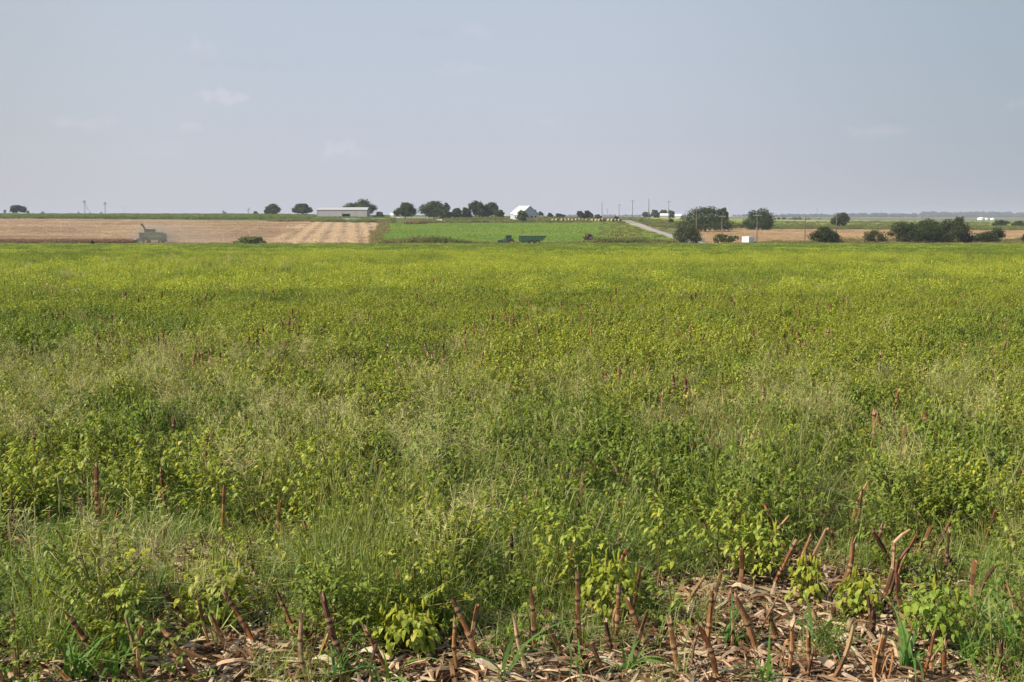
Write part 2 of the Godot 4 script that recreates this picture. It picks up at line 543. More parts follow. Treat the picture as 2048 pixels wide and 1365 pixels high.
func zone(p: float, d: float) -> String:
	if d < 275.0:
		return "field_ground"
	if d < 336.0:
		return "grass_verge"
	var edge := 738.0 + (d - 340.0) / 280.0 * 24.0
	var top := 700.0 - 72.0 * clampf(p / 760.0, 0.0, 1.2)
	var road := 1024.0 + F * road_x(d) / d
	if p < edge:
		return "harvested_field" if d < top else ("crop_field" if d < 1060.0 else "far_plain")
	if p < edge + 17.0 and d < 660.0:
		return "grass_verge"
	if p < road - 18.0 - maxf(0.0, (d - 560.0) * 0.3) and d < 600.0 + 40.0 * clampf((p - 800.0) / 400.0, 0.0, 1.0):
		return "meadow"
	if p < 1290.0:
		return "farm_pasture" if d < 1060.0 else "far_plain"
	if p > 1392.0 + maxf(0.0, 30.0 - (d - 340.0) * 0.2) and d < 600.0 and d > 344.0:
		return "tan_field"
	if d < 780.0:
		return "weedy_pasture"
	return "light_pasture" if d < 1500.0 else "far_plain"

func zone_tint(called: String, x: float, d: float) -> Color:
	var n := patchy.get_noise_2d(x * 0.5, d * 0.5)
	var m := patchy.get_noise_2d(x * 3.0 + 90.0, d * 3.0)
	match called:
		"field_ground": return mixc(Color(0.20, 0.15, 0.085), Color(0.12, 0.13, 0.05), 0.5 + n + clampf((d - 20.0) / 40.0, -0.4, 0.5))
		"grass_verge": return mixc(Color(0.20, 0.19, 0.07), Color(0.30, 0.22, 0.12), 0.5 + n + m)
		"harvested_field": return mixc(Color(0.55, 0.445, 0.32), Color(0.45, 0.345, 0.25), 0.5 + 0.7 * n + 0.5 * m)
		"crop_field": return mixc(Color(0.115, 0.20, 0.045), Color(0.17, 0.23, 0.06), 0.5 + n)
		"meadow": return mixc(mixc(Color(0.145, 0.255, 0.055), Color(0.215, 0.295, 0.08), 0.5 + n), Color(0.26, 0.24, 0.11), clampf((x - 15.0) / 40.0, 0.0, 0.45) * clampf(m + 0.6, 0.0, 1.0))
		"farm_pasture": return mixc(Color(0.14, 0.20, 0.05), Color(0.24, 0.22, 0.09), 0.45 + n + m * 0.6)
		"tan_field": return mixc(Color(0.50, 0.37, 0.21), Color(0.40, 0.28, 0.165), 0.45 + n + m * 0.5)
		"weedy_pasture": return mixc(Color(0.15, 0.16, 0.055), Color(0.25, 0.235, 0.09), 0.5 + n + m)
		"light_pasture": return mixc(Color(0.40, 0.39, 0.17), Color(0.27, 0.29, 0.10), 0.5 + n + m * 0.6)
	return mixc(Color(0.14, 0.18, 0.07), Color(0.22, 0.22, 0.10), 0.5 + n)

const ZONE_LABELS := {
	"field_ground": "litter strewn brown soil of the weedy near field", "grass_verge": "rough grass verge in the dip behind the weedy field",
	"harvested_field": "pale harvested corn field rising on the left", "crop_field": "green crop field along the top of the left ridge",
	"meadow": "bright green meadow on the slope below the farmhouse", "farm_pasture": "olive pasture around the farm on the ridge",
	"tan_field": "dry tan field behind the bushes on the right", "weedy_pasture": "dull weedy strip of pasture beyond the tan field",
	"light_pasture": "pale green pasture below the far tree line on the right", "far_plain": "hazy plain that runs out to the horizon"}

func build_terrain(soil: Material, land: Material) -> void:
	var azs := [-180.0, -170.0, -160.0, -150.0, -140.0, -130.0, -120.0, -110.0, -100.0, -90.0, -80.0, -72.0, -64.0, -56.0, -48.0, -42.0, -38.0]
	var a := -36.0
	while a < 36.01:
		azs.append(a)
		a += 0.25
	azs.append_array([38.0, 42.0, 48.0, 56.0, 64.0, 72.0, 80.0, 90.0, 100.0, 110.0, 120.0, 130.0, 140.0, 150.0, 160.0, 170.0, 180.0])
	var ds := [0.02, 1.0, 2.0, 3.0]
	var d := 3.4
	while d < 275.0:
		ds.append(d)
		d += maxf(0.25, d * 0.026)
	ds.append(275.0)
	d = 275.0
	while d < 7000.0:
		d *= 1.022
		ds.append(minf(d, 7000.0))
	var pts := []
	for q in ds:
		var row := PackedVector3Array()
		for az in azs:
			var b := deg_to_rad(az)
			var r: float = q / maxf(cos(b), 0.766)
			var x := r * sin(b)
			var z := -r * cos(b)
			row.append(Vector3(x, H(x, z), z))
		pts.append(row)
	var nor := []
	for i in ds.size():
		var row := PackedVector3Array()
		for k in azs.size():
			var du: Vector3 = pts[mini(i + 1, ds.size() - 1)][k] - pts[maxi(i - 1, 0)][k]
			var da: Vector3 = pts[i][mini(k + 1, azs.size() - 1)] - pts[i][maxi(k - 1, 0)]
			var nn := da.cross(du).normalized()
			row.append(nn if nn.y > 0 else -nn)
		nor.append(row)
	var parts := {}
	for i in ds.size() - 1:
		for k in azs.size() - 1:
			var mid: Vector3 = (pts[i][k] + pts[i + 1][k + 1]) / 2
			var dm: float = sqrt(ds[i] * ds[i + 1])
			var zn := zone(px_of(mid.x, mid.z), dm)
			if not parts.has(zn):
				parts[zn] = [PackedVector3Array(), PackedVector3Array(), PackedColorArray()]
			for e in [[0, 0], [1, 0], [1, 1], [0, 0], [1, 1], [0, 1]]:
				var v: Vector3 = pts[i + e[0]][k + e[1]]
				parts[zn][0].append(v)
				parts[zn][1].append(nor[i + e[0]][k + e[1]])
				parts[zn][2].append(zone_tint(zn, v.x, depth_of(v.x, v.z)))
	for zn in parts:
		var arrays := []
		arrays.resize(Mesh.ARRAY_MAX)
		arrays[Mesh.ARRAY_VERTEX] = parts[zn][0]
		arrays[Mesh.ARRAY_NORMAL] = parts[zn][1]
		arrays[Mesh.ARRAY_COLOR] = parts[zn][2]
		var m := ArrayMesh.new()
		m.add_surface_from_arrays(Mesh.PRIMITIVE_TRIANGLES, arrays)
		tag(put(zn, m, soil if zn == "field_ground" else land, self), ZONE_LABELS[zn], "ground", "", "structure")

func drape(called: String, label: String, category: String, path: Array, width: float, lift: float, cols: Array) -> void:   # path: x, depth
	var mb := MB.new()
	var pts := []
	for i in path.size() - 1:
		var n := maxi(2, int((path[i] as Vector2).distance_to(path[i + 1]) / 4.0))
		for k in n:
			pts.append((path[i] as Vector2).lerp(path[i + 1], float(k) / n))
	pts.append(path[-1])
	var old := []
	for i in pts.size():
		var f: Vector2 = (pts[mini(i + 1, pts.size() - 1)] - pts[maxi(i - 1, 0)]).normalized()
		var s := Vector2(-f.y, f.x)
		var row := []
		for k in 7:
			var q: Vector2 = pts[i] + s * width * (k / 6.0 - 0.5) * (1.0 + 0.06 * bumpy.get_noise_1d(i * 9.0 + k))
			row.append(Vector3(q.x, H(q.x, -q.y) + (lift if k > 0 and k < 6 else -0.1), -q.y))
		if i > 0:
			for k in 6:
				mb.quad(old[k], old[k + 1], row[k + 1], row[k], vary(cols[0 if k in [0, 5] else 1], 0.06))
		old = row
	tag(put(called, mb.mesh(), M.matte, self), label, category, "", "structure")

# ---------------------------------------------------------------- trees and bushes
# px0..px1 and the top are where the crown is seen; blobs are [x -1..1, y 0..1, radius] in crown units
func tree(called: String, label: String, px0: float, px1: float, pytop: float, d: float, group: String, opts := {}) -> Node3D:
	var px := (px0 + px1) / 2
	var base := ground_at(px, d)
	var o := thing(called, base)
	tag(o, label, "bush" if called.contains("bush") or called.contains("shrub") else "tree", group)
	var w := (px1 - px0) / F * d
	var h := at(px, pytop, d).y - base.y
	var low: float = opts.get("low", 0.12)
	var col: Color = opts.get("col", Color(0.044, 0.066, 0.014))
	var deep: float = opts.get("deep", 0.85)
	var blobs: Array = opts.get("blobs", [])
	if blobs.is_empty():
		var nb: int = opts.get("nb", 13)
		for i in nb:
			var t := (i + 0.5) / nb
			var a := i * 2.4 + rr(-0.5, 0.5)
			var q := rr(0.35, 0.85) * (1.0 if t < 0.6 else 1.0 - (t - 0.6) * 1.5)
			blobs.append([cos(a) * q, 0.20 + 0.68 * t * rr(0.85, 1.05), sin(a) * q, rr(0.17, 0.41)])
	var mb := MB.new()
	var n: int = opts.get("n", int(clampf(w * h * 40.0, 700, 5200)))
	var size: float = opts.get("leaf", clampf(d / 1150.0 * 1.35, 0.42, 1.2))
	var total := 0.0
	for b in blobs:
		total += b[3] * b[3]
	for b in blobs:
		var c := Vector3(b[0] * w * 0.5, (low + (1.0 - low) * b[1]) * h, b[2] * w * 0.5 * deep)
		var rx: float = b[3] * w * 0.62
		var ry: float = minf(b[3] * h * 0.72, maxf(rx * 1.1, 0.2))
		var tone := rr(0.75, 1.25)
		for i in int(n * b[3] * b[3] / total):
			var dir := Vector3(rng.randfn(), rng.randfn(), rng.randfn()).normalized()
			var q := pow(rng.randf(), 0.4) * (1.0 + 0.17 * rng.randfn())
			var p := c + Vector3(dir.x * rx, dir.y * ry, dir.z * rx) * q
			if p.y < low * h * 0.6:
				p.y = low * h * rr(0.6, 1.2)
			p.y = minf(p.y, h)
			var s := size * rr(0.55, 1.2)
			var u := (dir + Vector3(rr(-1, 1), rr(-1, 1), rr(-1, 1)) * 0.9).cross(Vector3(rr(-1, 1), 0.3, rr(-1, 1))).normalized()
			var v := u.cross((dir + Vector3(rr(-1, 1), rr(-0.5, 1), rr(-1, 1)) * 0.7).normalized()).normalized()
			var lc := vary(col, 0.26) * tone
			if opts.has("tips") and rng.randf() < 0.22:
				lc = vary(opts.tips, 0.2)
			lc.a = 1.0
			var k := rr(0.2, 0.8)
			mb.tri(p - u * s * 0.5, p + v * s * 0.45, p + u * s * 0.5, lc)
			mb.tri(p - u * s * 0.5, p + u * s * 0.5, p + u * s * (k - 0.5) - v * s * 0.5 + Vector3.DOWN * s * 0.15, lc)
	var trunk := MB.new()
	var bark := Color(0.11, 0.085, 0.06)
	var tr: float = opts.get("trunk", 0.03) * h
	var fork := Vector3(rr(-0.03, 0.03) * w, maxf(low * h * 1.3, h * 0.22), 0)
	trunk.tube([Vector3(0, -0.5, 0), Vector3(0, 0.1, 0), fork * 0.5, fork], [tr * 1.6, tr * 1.25, tr, tr * 0.85], 7, [bark])
	put("trunk", trunk.mesh(), M.matte, o)
	for i in mini(4, blobs.size()):
		var lm := MB.new()
		var b: Array = blobs[(i * 3 + 1) % blobs.size()]
		var e := Vector3(b[0] * w * 0.42, (low + (1.0 - low) * b[1]) * h * 0.97, b[2] * w * 0.42)
		lm.tube([fork, fork.lerp(e, 0.5) + Vector3(0, 0.04 * h, 0), e], [tr * 0.7, tr * 0.45, tr * 0.15], 5, [bark])
		put("limb", lm.mesh(), M.matte, o)
	put("crown", mb.mesh(), M.tree_leaf, o)
	return o

# ---------------------------------------------------------------- farm and field things
func pole(label: String, px: float, pytop: float, d: float, arm: bool, group: String, grey := 0.16) -> void:
	var base := ground_at(px, d)
	var h := at(px, pytop, d).y - base.y
	var o := thing("utility_pole", base, rr(-0.12, 0.12))
	tag(o, label, "utility pole", group)
	var c := Color(grey, grey * 0.86, grey * 0.74)
	var mb := MB.new()
	mb.tube([Vector3(0, -0.6, 0), Vector3(0, h * 0.5, 0), Vector3(0.02, h, 0)], [0.19, 0.165, 0.13], 8, [c, c * 1.1])
	put("pole", mb.mesh(), M.matte, o)
	if arm:
		var a := MB.new()
		a.box(Vector3(0, h - 0.55, 0.16), Vector3(2.6, 0.16, 0.14), Color(0.30, 0.27, 0.23))
		put("crossarm", a.mesh(), M.matte, o)
		for x in [-1.15, -0.4, 0.4, 1.15]:
			var i := MB.new()
			i.tube([Vector3(x, h - 0.47, 0.16), Vector3(x, h - 0.38, 0.16), Vector3(x, h - 0.22, 0.16)], [0.04, 0.07, 0.05], 6, [Color(0.45, 0.45, 0.45)])
			put("insulator", i.mesh(), M.matte, o)
	else:
		var i := MB.new()
		i.tube([Vector3(0, h, 0), Vector3(0, h + 0.12, 0), Vector3(0, h + 0.25, 0)], [0.05, 0.08, 0.04], 6, [Color(0.4, 0.4, 0.4)])
		put("insulator", i.mesh(), M.matte, o)

func wheel(o: Node3D, where: Vector3, r: float, w: float, rim_col: Color, tread := 14) -> MeshInstance3D:
	var tyre := MB.new()
	var ring := []
	for k in [[-1.0, 0.55], [-1.0, 0.88], [-0.72, 1.0], [0.72, 1.0], [1.0, 0.88], [1.0, 0.55]]:
		ring.append(k)
	var seg := 20
	for s in seg:
		var a0 := TAU * s / seg
		var a1 := TAU * (s + 1) / seg
		for k in ring.size() - 1:
			var p := []
			for e in [[k, a0], [k + 1, a0], [k + 1, a1], [k, a1]]:
				var rad: float = ring[e[0]][1] * r
				p.append(Vector3(cos(e[1]) * rad, sin(e[1]) * rad, ring[e[0]][0] * w / 2))
			tyre.quad(p[0], p[1], p[2], p[3], Color(0.025, 0.024, 0.023))
	for s in tread:
		var a := TAU * s / tread
		tyre.box(Vector3(cos(a) * r, sin(a) * r, 0), Vector3(0.05, 0.10, w * 0.9), Color(0.022, 0.021, 0.02), Basis(Vector3.BACK, a))
	var t := put("wheel", tyre.mesh(), M.matte, o, where)
	for z in [-0.62, 0.62]:
		var rim := MB.new()
		for s in seg:
			var a0 := TAU * s / seg
			var a1 := TAU * (s + 1) / seg
			rim.tri(Vector3(0, 0, z * w * 0.35), Vector3(cos(a0), sin(a0), 0) * r * 0.57 + Vector3(0, 0, z * w * 0.7), Vector3(cos(a1), sin(a1), 0) * r * 0.57 + Vector3(0, 0, z * w * 0.7), rim_col)
		put("rim", rim.mesh(), M.paint, t)
	return t

func part(o: Node3D, called: String, mb: MB, m: Material) -> MeshInstance3D:
	return put(called, mb.mesh(), m, o)

func combine() -> void:
	var g := Color(0.045, 0.115, 0.045)
	var g2 := Color(0.035, 0.085, 0.04)
	var yel := Color(0.42, 0.33, 0.05)
	var o := thing("combine_harvester", ground_at(309, 350), 0.10)
	tag(o, "green combine harvester cutting corn with its auger raised, veiled in dust", "combine harvester")
	var b := MB.new()
	b.prism(PackedVector2Array([Vector2(-2.2, 1.2), Vector2(3.2, 1.2), Vector2(3.75, 1.6), Vector2(3.7, 3.05), Vector2(2.6, 3.45), Vector2(0.2, 3.5), Vector2(-2.3, 3.3)]), -1.45, 1.45, g)
	part(o, "body", b, M.paint)
	b = MB.new()
	b.hull(Vector3(-0.95, 3.95, 0), Vector3(2.7, 1.0, 2.4), Vector2(1.18, 1.15), Vector2.ZERO, g2)
	part(o, "grain_tank", b, M.paint)
	b = MB.new()
	b.hull(Vector3(-3.1, 2.35, 0), Vector3(1.5, 1.7, 2.0), Vector2(1.05, 1.0), Vector2(-0.12, 0), Color(0.03, 0.045, 0.045))
	var cab := part(o, "cab", b, M.glass)
	b = MB.new()
	b.box(Vector3(-3.2, 3.3, 0), Vector3(1.95, 0.2, 2.2), g)
	put("roof", b.mesh(), M.paint, cab)
	b = MB.new()
	b.box(Vector3(-3.1, 1.42, 0), Vector3(1.6, 0.18, 2.1), g)
	for z in [-0.98, 0.98]:
		b.box(Vector3(-2.38, 2.35, z), Vector3(0.12, 1.7, 0.1), g)
	put("frame", b.mesh(), M.paint, cab)
	b = MB.new()
	b.tube([Vector3(-1.5, 3.6, 1.3), Vector3(-2.4, 5.1, 1.6), Vector3(-2.95, 5.9, 1.7), Vector3(-3.35, 5.85, 1.75)], [0.27, 0.25, 0.24, 0.22], 10, [g2])
	part(o, "unloading_auger", b, M.paint)
	b = MB.new()
	b.hull(Vector3(-4.15, 1.2, 0), Vector3(2.2, 0.8, 1.4), Vector2(0.9, 1.0), Vector2(0.4, 0), g2)
	part(o, "feeder_house", b, M.paint)
	b = MB.new()
	b.box(Vector3(-5.2, 0.85, 0), Vector3(0.7, 0.8, 6.1), g)
	var head := part(o, "corn_header", b, M.paint)
	for i in 9:
		b = MB.new()
		var z := -3.0 + i * 0.75
		b.prism(PackedVector2Array([Vector2(-5.5, 0.4), Vector2(-5.5, 1.05), Vector2(-6.2, 0.75), Vector2(-7.0, 0.25), Vector2(-6.9, 0.2)]), z - 0.16, z + 0.16, yel if i % 2 else g)
		put("divider", b.mesh(), M.paint, head)
	b = MB.new()
	b.box(Vector3(3.55, 1.0, 0), Vector3(0.7, 0.7, 1.9), g2, Basis(Vector3.BACK, 0.4))
	part(o, "straw_chopper", b, M.paint)
	b = MB.new()
	for i in 4:
		b.box(Vector3(-2.9, 0.5 + i * 0.28, 1.25), Vector3(0.5, 0.05, 0.3), Color(0.1, 0.1, 0.1))
	part(o, "ladder", b, M.matte)
	b = MB.new()
	b.box(Vector3(0.9, 2.3, 1.462), Vector3(3.8, 0.16, 0.02), yel)
	part(o, "side_stripe", b, M.paint)
	for z in [-1.5, 1.5]:
		wheel(o, Vector3(-2.0, 0.95, z), 0.95, 0.8, yel)
		wheel(o, Vector3(2.4, 0.68, z * 0.9), 0.68, 0.5, yel)

func tractor() -> void:
	var g := Color(0.04, 0.13, 0.045)
	var yel := Color(0.42, 0.33, 0.05)
	var o := thing("tractor", ground_at(1015, 333), 0.08)
	tag(o, "green cab tractor facing left in front of the grain cart", "tractor")
	var b := MB.new()
	b.prism(PackedVector2Array([Vector2(-2.9, 1.0), Vector2(-0.5, 0.95), Vector2(-0.5, 1.85), Vector2(-2.2, 1.75), Vector2(-2.85, 1.55)]), -0.48, 0.48, g)
	part(o, "hood", b, M.paint)
	b = MB.new()
	b.box(Vector3(-2.88, 1.28, 0), Vector3(0.06, 0.42, 0.8), Color(0.03, 0.03, 0.03))
	part(o, "grille", b, M.matte)
	b = MB.new()
	b.hull(Vector3(0.35, 2.05, 0), Vector3(1.65, 1.5, 1.6), Vector2(0.88, 0.9), Vector2.ZERO, Color(0.03, 0.05, 0.05))
	var cab := part(o, "cab", b, M.glass)
	b = MB.new()
	b.box(Vector3(0.35, 2.9, 0), Vector3(1.75, 0.2, 1.7), g)
	put("roof", b.mesh(), M.paint, cab)
	for x in [-0.47, 1.1]:
		for z in [-0.76, 0.76]:
			b = MB.new()
			b.box(Vector3(x, 2.05, z), Vector3(0.1, 1.5, 0.1), g)
			put("pillar", b.mesh(), M.paint, cab)
	for z in [-0.95, 0.95]:
		b = MB.new()
		b.prism(PackedVector2Array([Vector2(0.0, 1.5), Vector2(0.4, 1.9), Vector2(1.5, 1.9), Vector2(1.9, 1.5), Vector2(1.5, 1.75), Vector2(0.4, 1.75)]), z - 0.3, z + 0.3, g)
		part(o, "fender", b, M.paint)
	b = MB.new()
	b.tube([Vector3(-0.9, 1.8, 0.3), Vector3(-0.9, 2.75, 0.3)], [0.06, 0.05], 7, [Color(0.05, 0.05, 0.05)])
	part(o, "exhaust_stack", b, M.matte)
	b = MB.new()
	b.box(Vector3(0.0, 0.85, 0), Vector3(3.6, 0.4, 0.6), Color(0.03, 0.07, 0.03))
	part(o, "chassis", b, M.paint)
	for z in [-1.05, 1.05]:
		wheel(o, Vector3(0.95, 0.92, z), 0.92, 0.55, yel)
		wheel(o, Vector3(-2.1, 0.68, z * 0.92), 0.68, 0.42, yel)

func grain_cart() -> void:
	var g := Color(0.045, 0.125, 0.05)
	var g2 := Color(0.035, 0.09, 0.04)
	var o := thing("grain_cart", ground_at(1066, 336), 0.06)
	tag(o, "long green grain cart with sloped rear hopper hitched behind the tractor", "grain cart")
	var b := MB.new()
	b.prism(PackedVector2Array([Vector2(-3.75, 1.15), Vector2(1.8, 1.15), Vector2(3.0, 1.75), Vector2(3.95, 2.85), Vector2(-3.9, 2.85)]), -1.35, 1.35, g)
	var body := part(o, "hopper", b, M.paint)
	for i in 7:
		b = MB.new()
		b.box(Vector3(-3.2 + i * 0.92, 2.0, 1.38), Vector3(0.07, 1.5, 0.06), g2)
		put("rib", b.mesh(), M.paint, body)
	b = MB.new()
	b.box(Vector3(0, 2.93, 1.33), Vector3(7.9, 0.12, 0.14), Color(0.35, 0.36, 0.34))
	b.box(Vector3(0, 2.93, -1.33), Vector3(7.9, 0.12, 0.14), Color(0.35, 0.36, 0.34))
	b.box(Vector3(0, 2.95, 0), Vector3(7.7, 0.06, 2.5), Color(0.22, 0.23, 0.22))
	part(o, "tarp", b, M.matte)
	b = MB.new()
	b.box(Vector3(-0.9, 0.98, 0), Vector3(5.6, 0.25, 1.6), g2)
	part(o, "chassis", b, M.paint)
	b = MB.new()
	b.tube([Vector3(-3.6, 0.95, 0), Vector3(-5.3, 0.65, 0)], [0.13, 0.1], 7, [g2])
	part(o, "drawbar", b, M.paint)
	b = MB.new()
	b.tube([Vector3(-3.95, 1.2, 1.1), Vector3(-4.1, 2.3, 1.2), Vector3(-4.0, 2.9, 1.2)], [0.16, 0.16, 0.15], 8, [g2])
	part(o, "auger_tube", b, M.paint)
	for z in [-1.5, 1.5]:
		wheel(o, Vector3(-0.6, 0.8, z * 0.85), 0.8, 0.6, Color(0.42, 0.33, 0.05))
		wheel(o, Vector3(1.1, 0.8, z * 0.85), 0.8, 0.6, Color(0.42, 0.33, 0.05))

func cargo_trailer() -> void:
	var o := thing("cargo_trailer", ground_at(1490.5, 345), -0.58)
	tag(o, "white enclosed cargo trailer parked at the field edge beside a utility pole", "trailer")
	var h := at(1490, 473.6, 345).y - o.position.y
	var b := MB.new()
	b.hull(Vector3(0, 0.55 + (h - 0.55) / 2, -1.7), Vector3(2.25, h - 0.55, 4.3), Vector2(0.97, 0.985), Vector2.ZERO, Color(0.80, 0.80, 0.80))
	var body := part(o, "body", b, M.paint)
	for x in [-0.55, 0.55]:
		b = MB.new()
		b.box(Vector3(x, 0.6 + (h - 0.6) * 0.48, 0.468), Vector3(1.02, (h - 0.7) * 0.9, 0.03), Color(0.82, 0.82, 0.82))
		put("door", b.mesh(), M.paint, body)
	b = MB.new()
	b.box(Vector3(0, 0.5, -1.7), Vector3(2.1, 0.12, 4.3), Color(0.12, 0.12, 0.12))
	part(o, "frame", b, M.matte)
	b = MB.new()
	b.tube([Vector3(0, 0.5, -3.8), Vector3(0, 0.45, -5.0)], [0.07, 0.06], 6, [Color(0.1, 0.1, 0.1)])
	part(o, "drawbar", b, M.matte)
	for x in [-1.0, 1.0]:
		for z in [-1.4, -2.2]:
			wheel(o, Vector3(x, 0.36, z), 0.36, 0.22, Color(0.5, 0.5, 0.5), 0).rotation.y = PI / 2

func gable_block(o: Node3D, at_: Vector3, w: float, l: float, eave: float, ridge: float, wall_col: Color, roof_col: Color, names := ["wall", "roof"]) -> void:
	var b := MB.new()       # ridge along z
	b.prism(PackedVector2Array([Vector2(-w / 2, 0), Vector2(w / 2, 0), Vector2(w / 2, eave), Vector2(0, ridge), Vector2(-w / 2, eave)]), -l / 2, l / 2, wall_col)
	put(names[0], b.mesh(), M.matte, o, at_)
	for s in [-1, 1]:
		b = MB.new()
		var run := Vector2(w / 2, ridge - eave)
		var ang := atan2(run.y, run.x)
		b.box(Vector3(s * (w / 4 + 0.12), (eave + ridge) / 2 + 0.09, 0), Vector3(run.length() + 0.6, 0.12, l + 0.9), roof_col, Basis(Vector3.BACK, -s * ang))
		put(names[1], b.mesh(), M.metal_roof, o, at_)

func window_(o: Node3D, where: Vector3, size: Vector2, turn := 0.0) -> void:
	var b := MB.new()
	b.box(Vector3.ZERO, Vector3(size.x + 0.24, size.y + 0.24, 0.10), Color(0.8, 0.8, 0.8))
	var f := put("window", b.mesh(), M.matte, o, where)
	f.rotation.y = turn
	b = MB.new()
	b.box(Vector3(0, 0, 0.04), Vector3(size.x, size.y, 0.05), Color(0.05, 0.06, 0.07))
	put("pane", b.mesh(), M.glass, f, Vector3(0, 0, 0.012))

func farmhouse() -> void:
	var o := thing("farmhouse", ground_at(1046, 700) + Vector3(0, -0.3, 0), 0.52)
	tag(o, "white farmhouse with stepped bright metal roofs on the ridge", "house")
	var wall := Color(0.46, 0.48, 0.52)
	var roof := Color(0.56, 0.56, 0.56)
	gable_block(o, Vector3(2.0, 0, -2), 12.0, 13, 3.6, 8.2, wall, roof)
	gable_block(o, Vector3(-4.2, 0, 5.4), 7.6, 6.6, 2.9, 5.2, wall, roof, ["wing_wall", "wing_roof"])
	var b := MB.new()
	b.box(Vector3(0, 0.95, 0), Vector3(1.1, 2.1, 0.12), Color(0.2, 0.18, 0.17))
	put("door", b.mesh(), M.matte, o, Vector3(-4.0, 0.3, 8.73))
	window_(o, Vector3(-6.4, 1.8, 8.73), Vector2(1.3, 1.3))
	window_(o, Vector3(-1.6, 1.8, 8.73), Vector2(1.2, 1.3))
	window_(o, Vector3(3.4, 1.8, 4.53), Vector2(1.4, 1.4))
	window_(o, Vector3(6.0, 1.8, 4.53), Vector2(1.0, 1.4))
	window_(o, Vector3(8.03, 1.8, -3.0), Vector2(1.2, 1.3), PI / 2)
	window_(o, Vector3(-8.03, 1.7, 4.6), Vector2(1.4, 1.3), -PI / 2)
	window_(o, Vector3(-8.03, 1.7, 7.2), Vector2(1.2, 1.3), -PI / 2)
	window_(o, Vector3(-4.03, 1.9, -3.0), Vector2(1.8, 1.4), -PI / 2)
	window_(o, Vector3(-4.03, 1.9, 0.5), Vector2(1.4, 1.4), -PI / 2)
	b = MB.new()
	b.tube([Vector3(-2.2, 4.5, -3), Vector3(-2.2, 10.0, -3)], [0.10, 0.08], 6, [Color(0.3, 0.3, 0.3)])
	put("antenna_mast", b.mesh(), M.matte, o)

func barn() -> void:
	var d := 800.0
	var o := thing("metal_barn", ground_at(689, d) + Vector3(0, -0.4, 0), -0.05)
	tag(o, "long low pale metal barn with a dark open bay on the ridge", "barn")
	var hw := 17.2
	var top := at(689, 415.3, d).y - o.position.y
	var eave := at(689, 420.2, d).y - o.position.y
	var siding := Color(0.36, 0.34, 0.35)
	for i in 12:                      # wall sheets left and right of the open bay
		var x0 := -hw + i * hw / 6.0
		if i >= 6 and i < 8:
			continue
		var b := MB.new()
		b.box(Vector3(x0 + hw / 12.0, eave / 2, 6.0), Vector3(hw / 6.0 - 0.03, eave, 0.16 + 0.03 * (i % 2)), vary(siding, 0.04))
		put("wall_sheet", b.mesh(), M.matte, o)
	var b := MB.new()
	b.box(Vector3(-hw, eave / 2, 0), Vector3(0.16, eave, 12), siding)
	b.box(Vector3(0, eave / 2, -6), Vector3(hw * 2, eave, 0.16), siding)
	put("rear_wall", b.mesh(), M.matte, o)
	b = MB.new()
	b.box(Vector3(hw, eave / 2, 0), Vector3(0.16, eave, 11.8), Color(0.36, 0.36, 0.38))
	put("end_wall", b.mesh(), M.matte, o)
	b = MB.new()
	b.box(Vector3(hw / 6.0, eave * 0.72, 6.0), Vector3(hw / 3.0 - 0.1, eave * 0.52, 0.14), siding)
	put("bay_lintel", b.mesh(), M.matte, o)
	for s in [-1, 1]:
		b = MB.new()
		var run := Vector2(6.0, top - eave)
		b.box(Vector3(0, (top + eave) / 2 + 0.05, s * 3.05), Vector3(hw * 2 + 0.8, 0.12, run.length() + 0.7), Color(0.38, 0.37, 0.37), Basis(Vector3.RIGHT, s * atan2(run.y, run.x)))
		put("roof", b.mesh(), M.metal_roof, o)
	for i in 5:
		b = MB.new()
		b.box(Vector3(-hw + i * hw / 2.0, eave / 2, 6.14), Vector3(0.22, eave, 0.1), Color(0.40, 0.38, 0.38))
		put("post", b.mesh(), M.matte, o)

func shed(label: String, px0: float, px1: float, pytop: float, d: float, wall: Color, roof: Color) -> void:
	var base := ground_at((px0 + px1) / 2, d)
	var o := thing("farm_shed", base + Vector3(0, -0.3, 0), PI / 2 - 0.2)
	tag(o, label, "shed")
	var h := at(1024, pytop, d).y - base.y + 0.3
	var l := (px1 - px0) / F * d
	gable_block(o, Vector3.ZERO, l * 0.6, l * 0.95, h * 0.62, h, wall, roof)
	var b := MB.new()
	b.box(Vector3(l * 0.3 + 0.05, h * 0.25, l * 0.15), Vector3(0.1, h * 0.5, l * 0.2), Color(0.1, 0.1, 0.1))
	put("door", b.mesh(), M.matte, o)

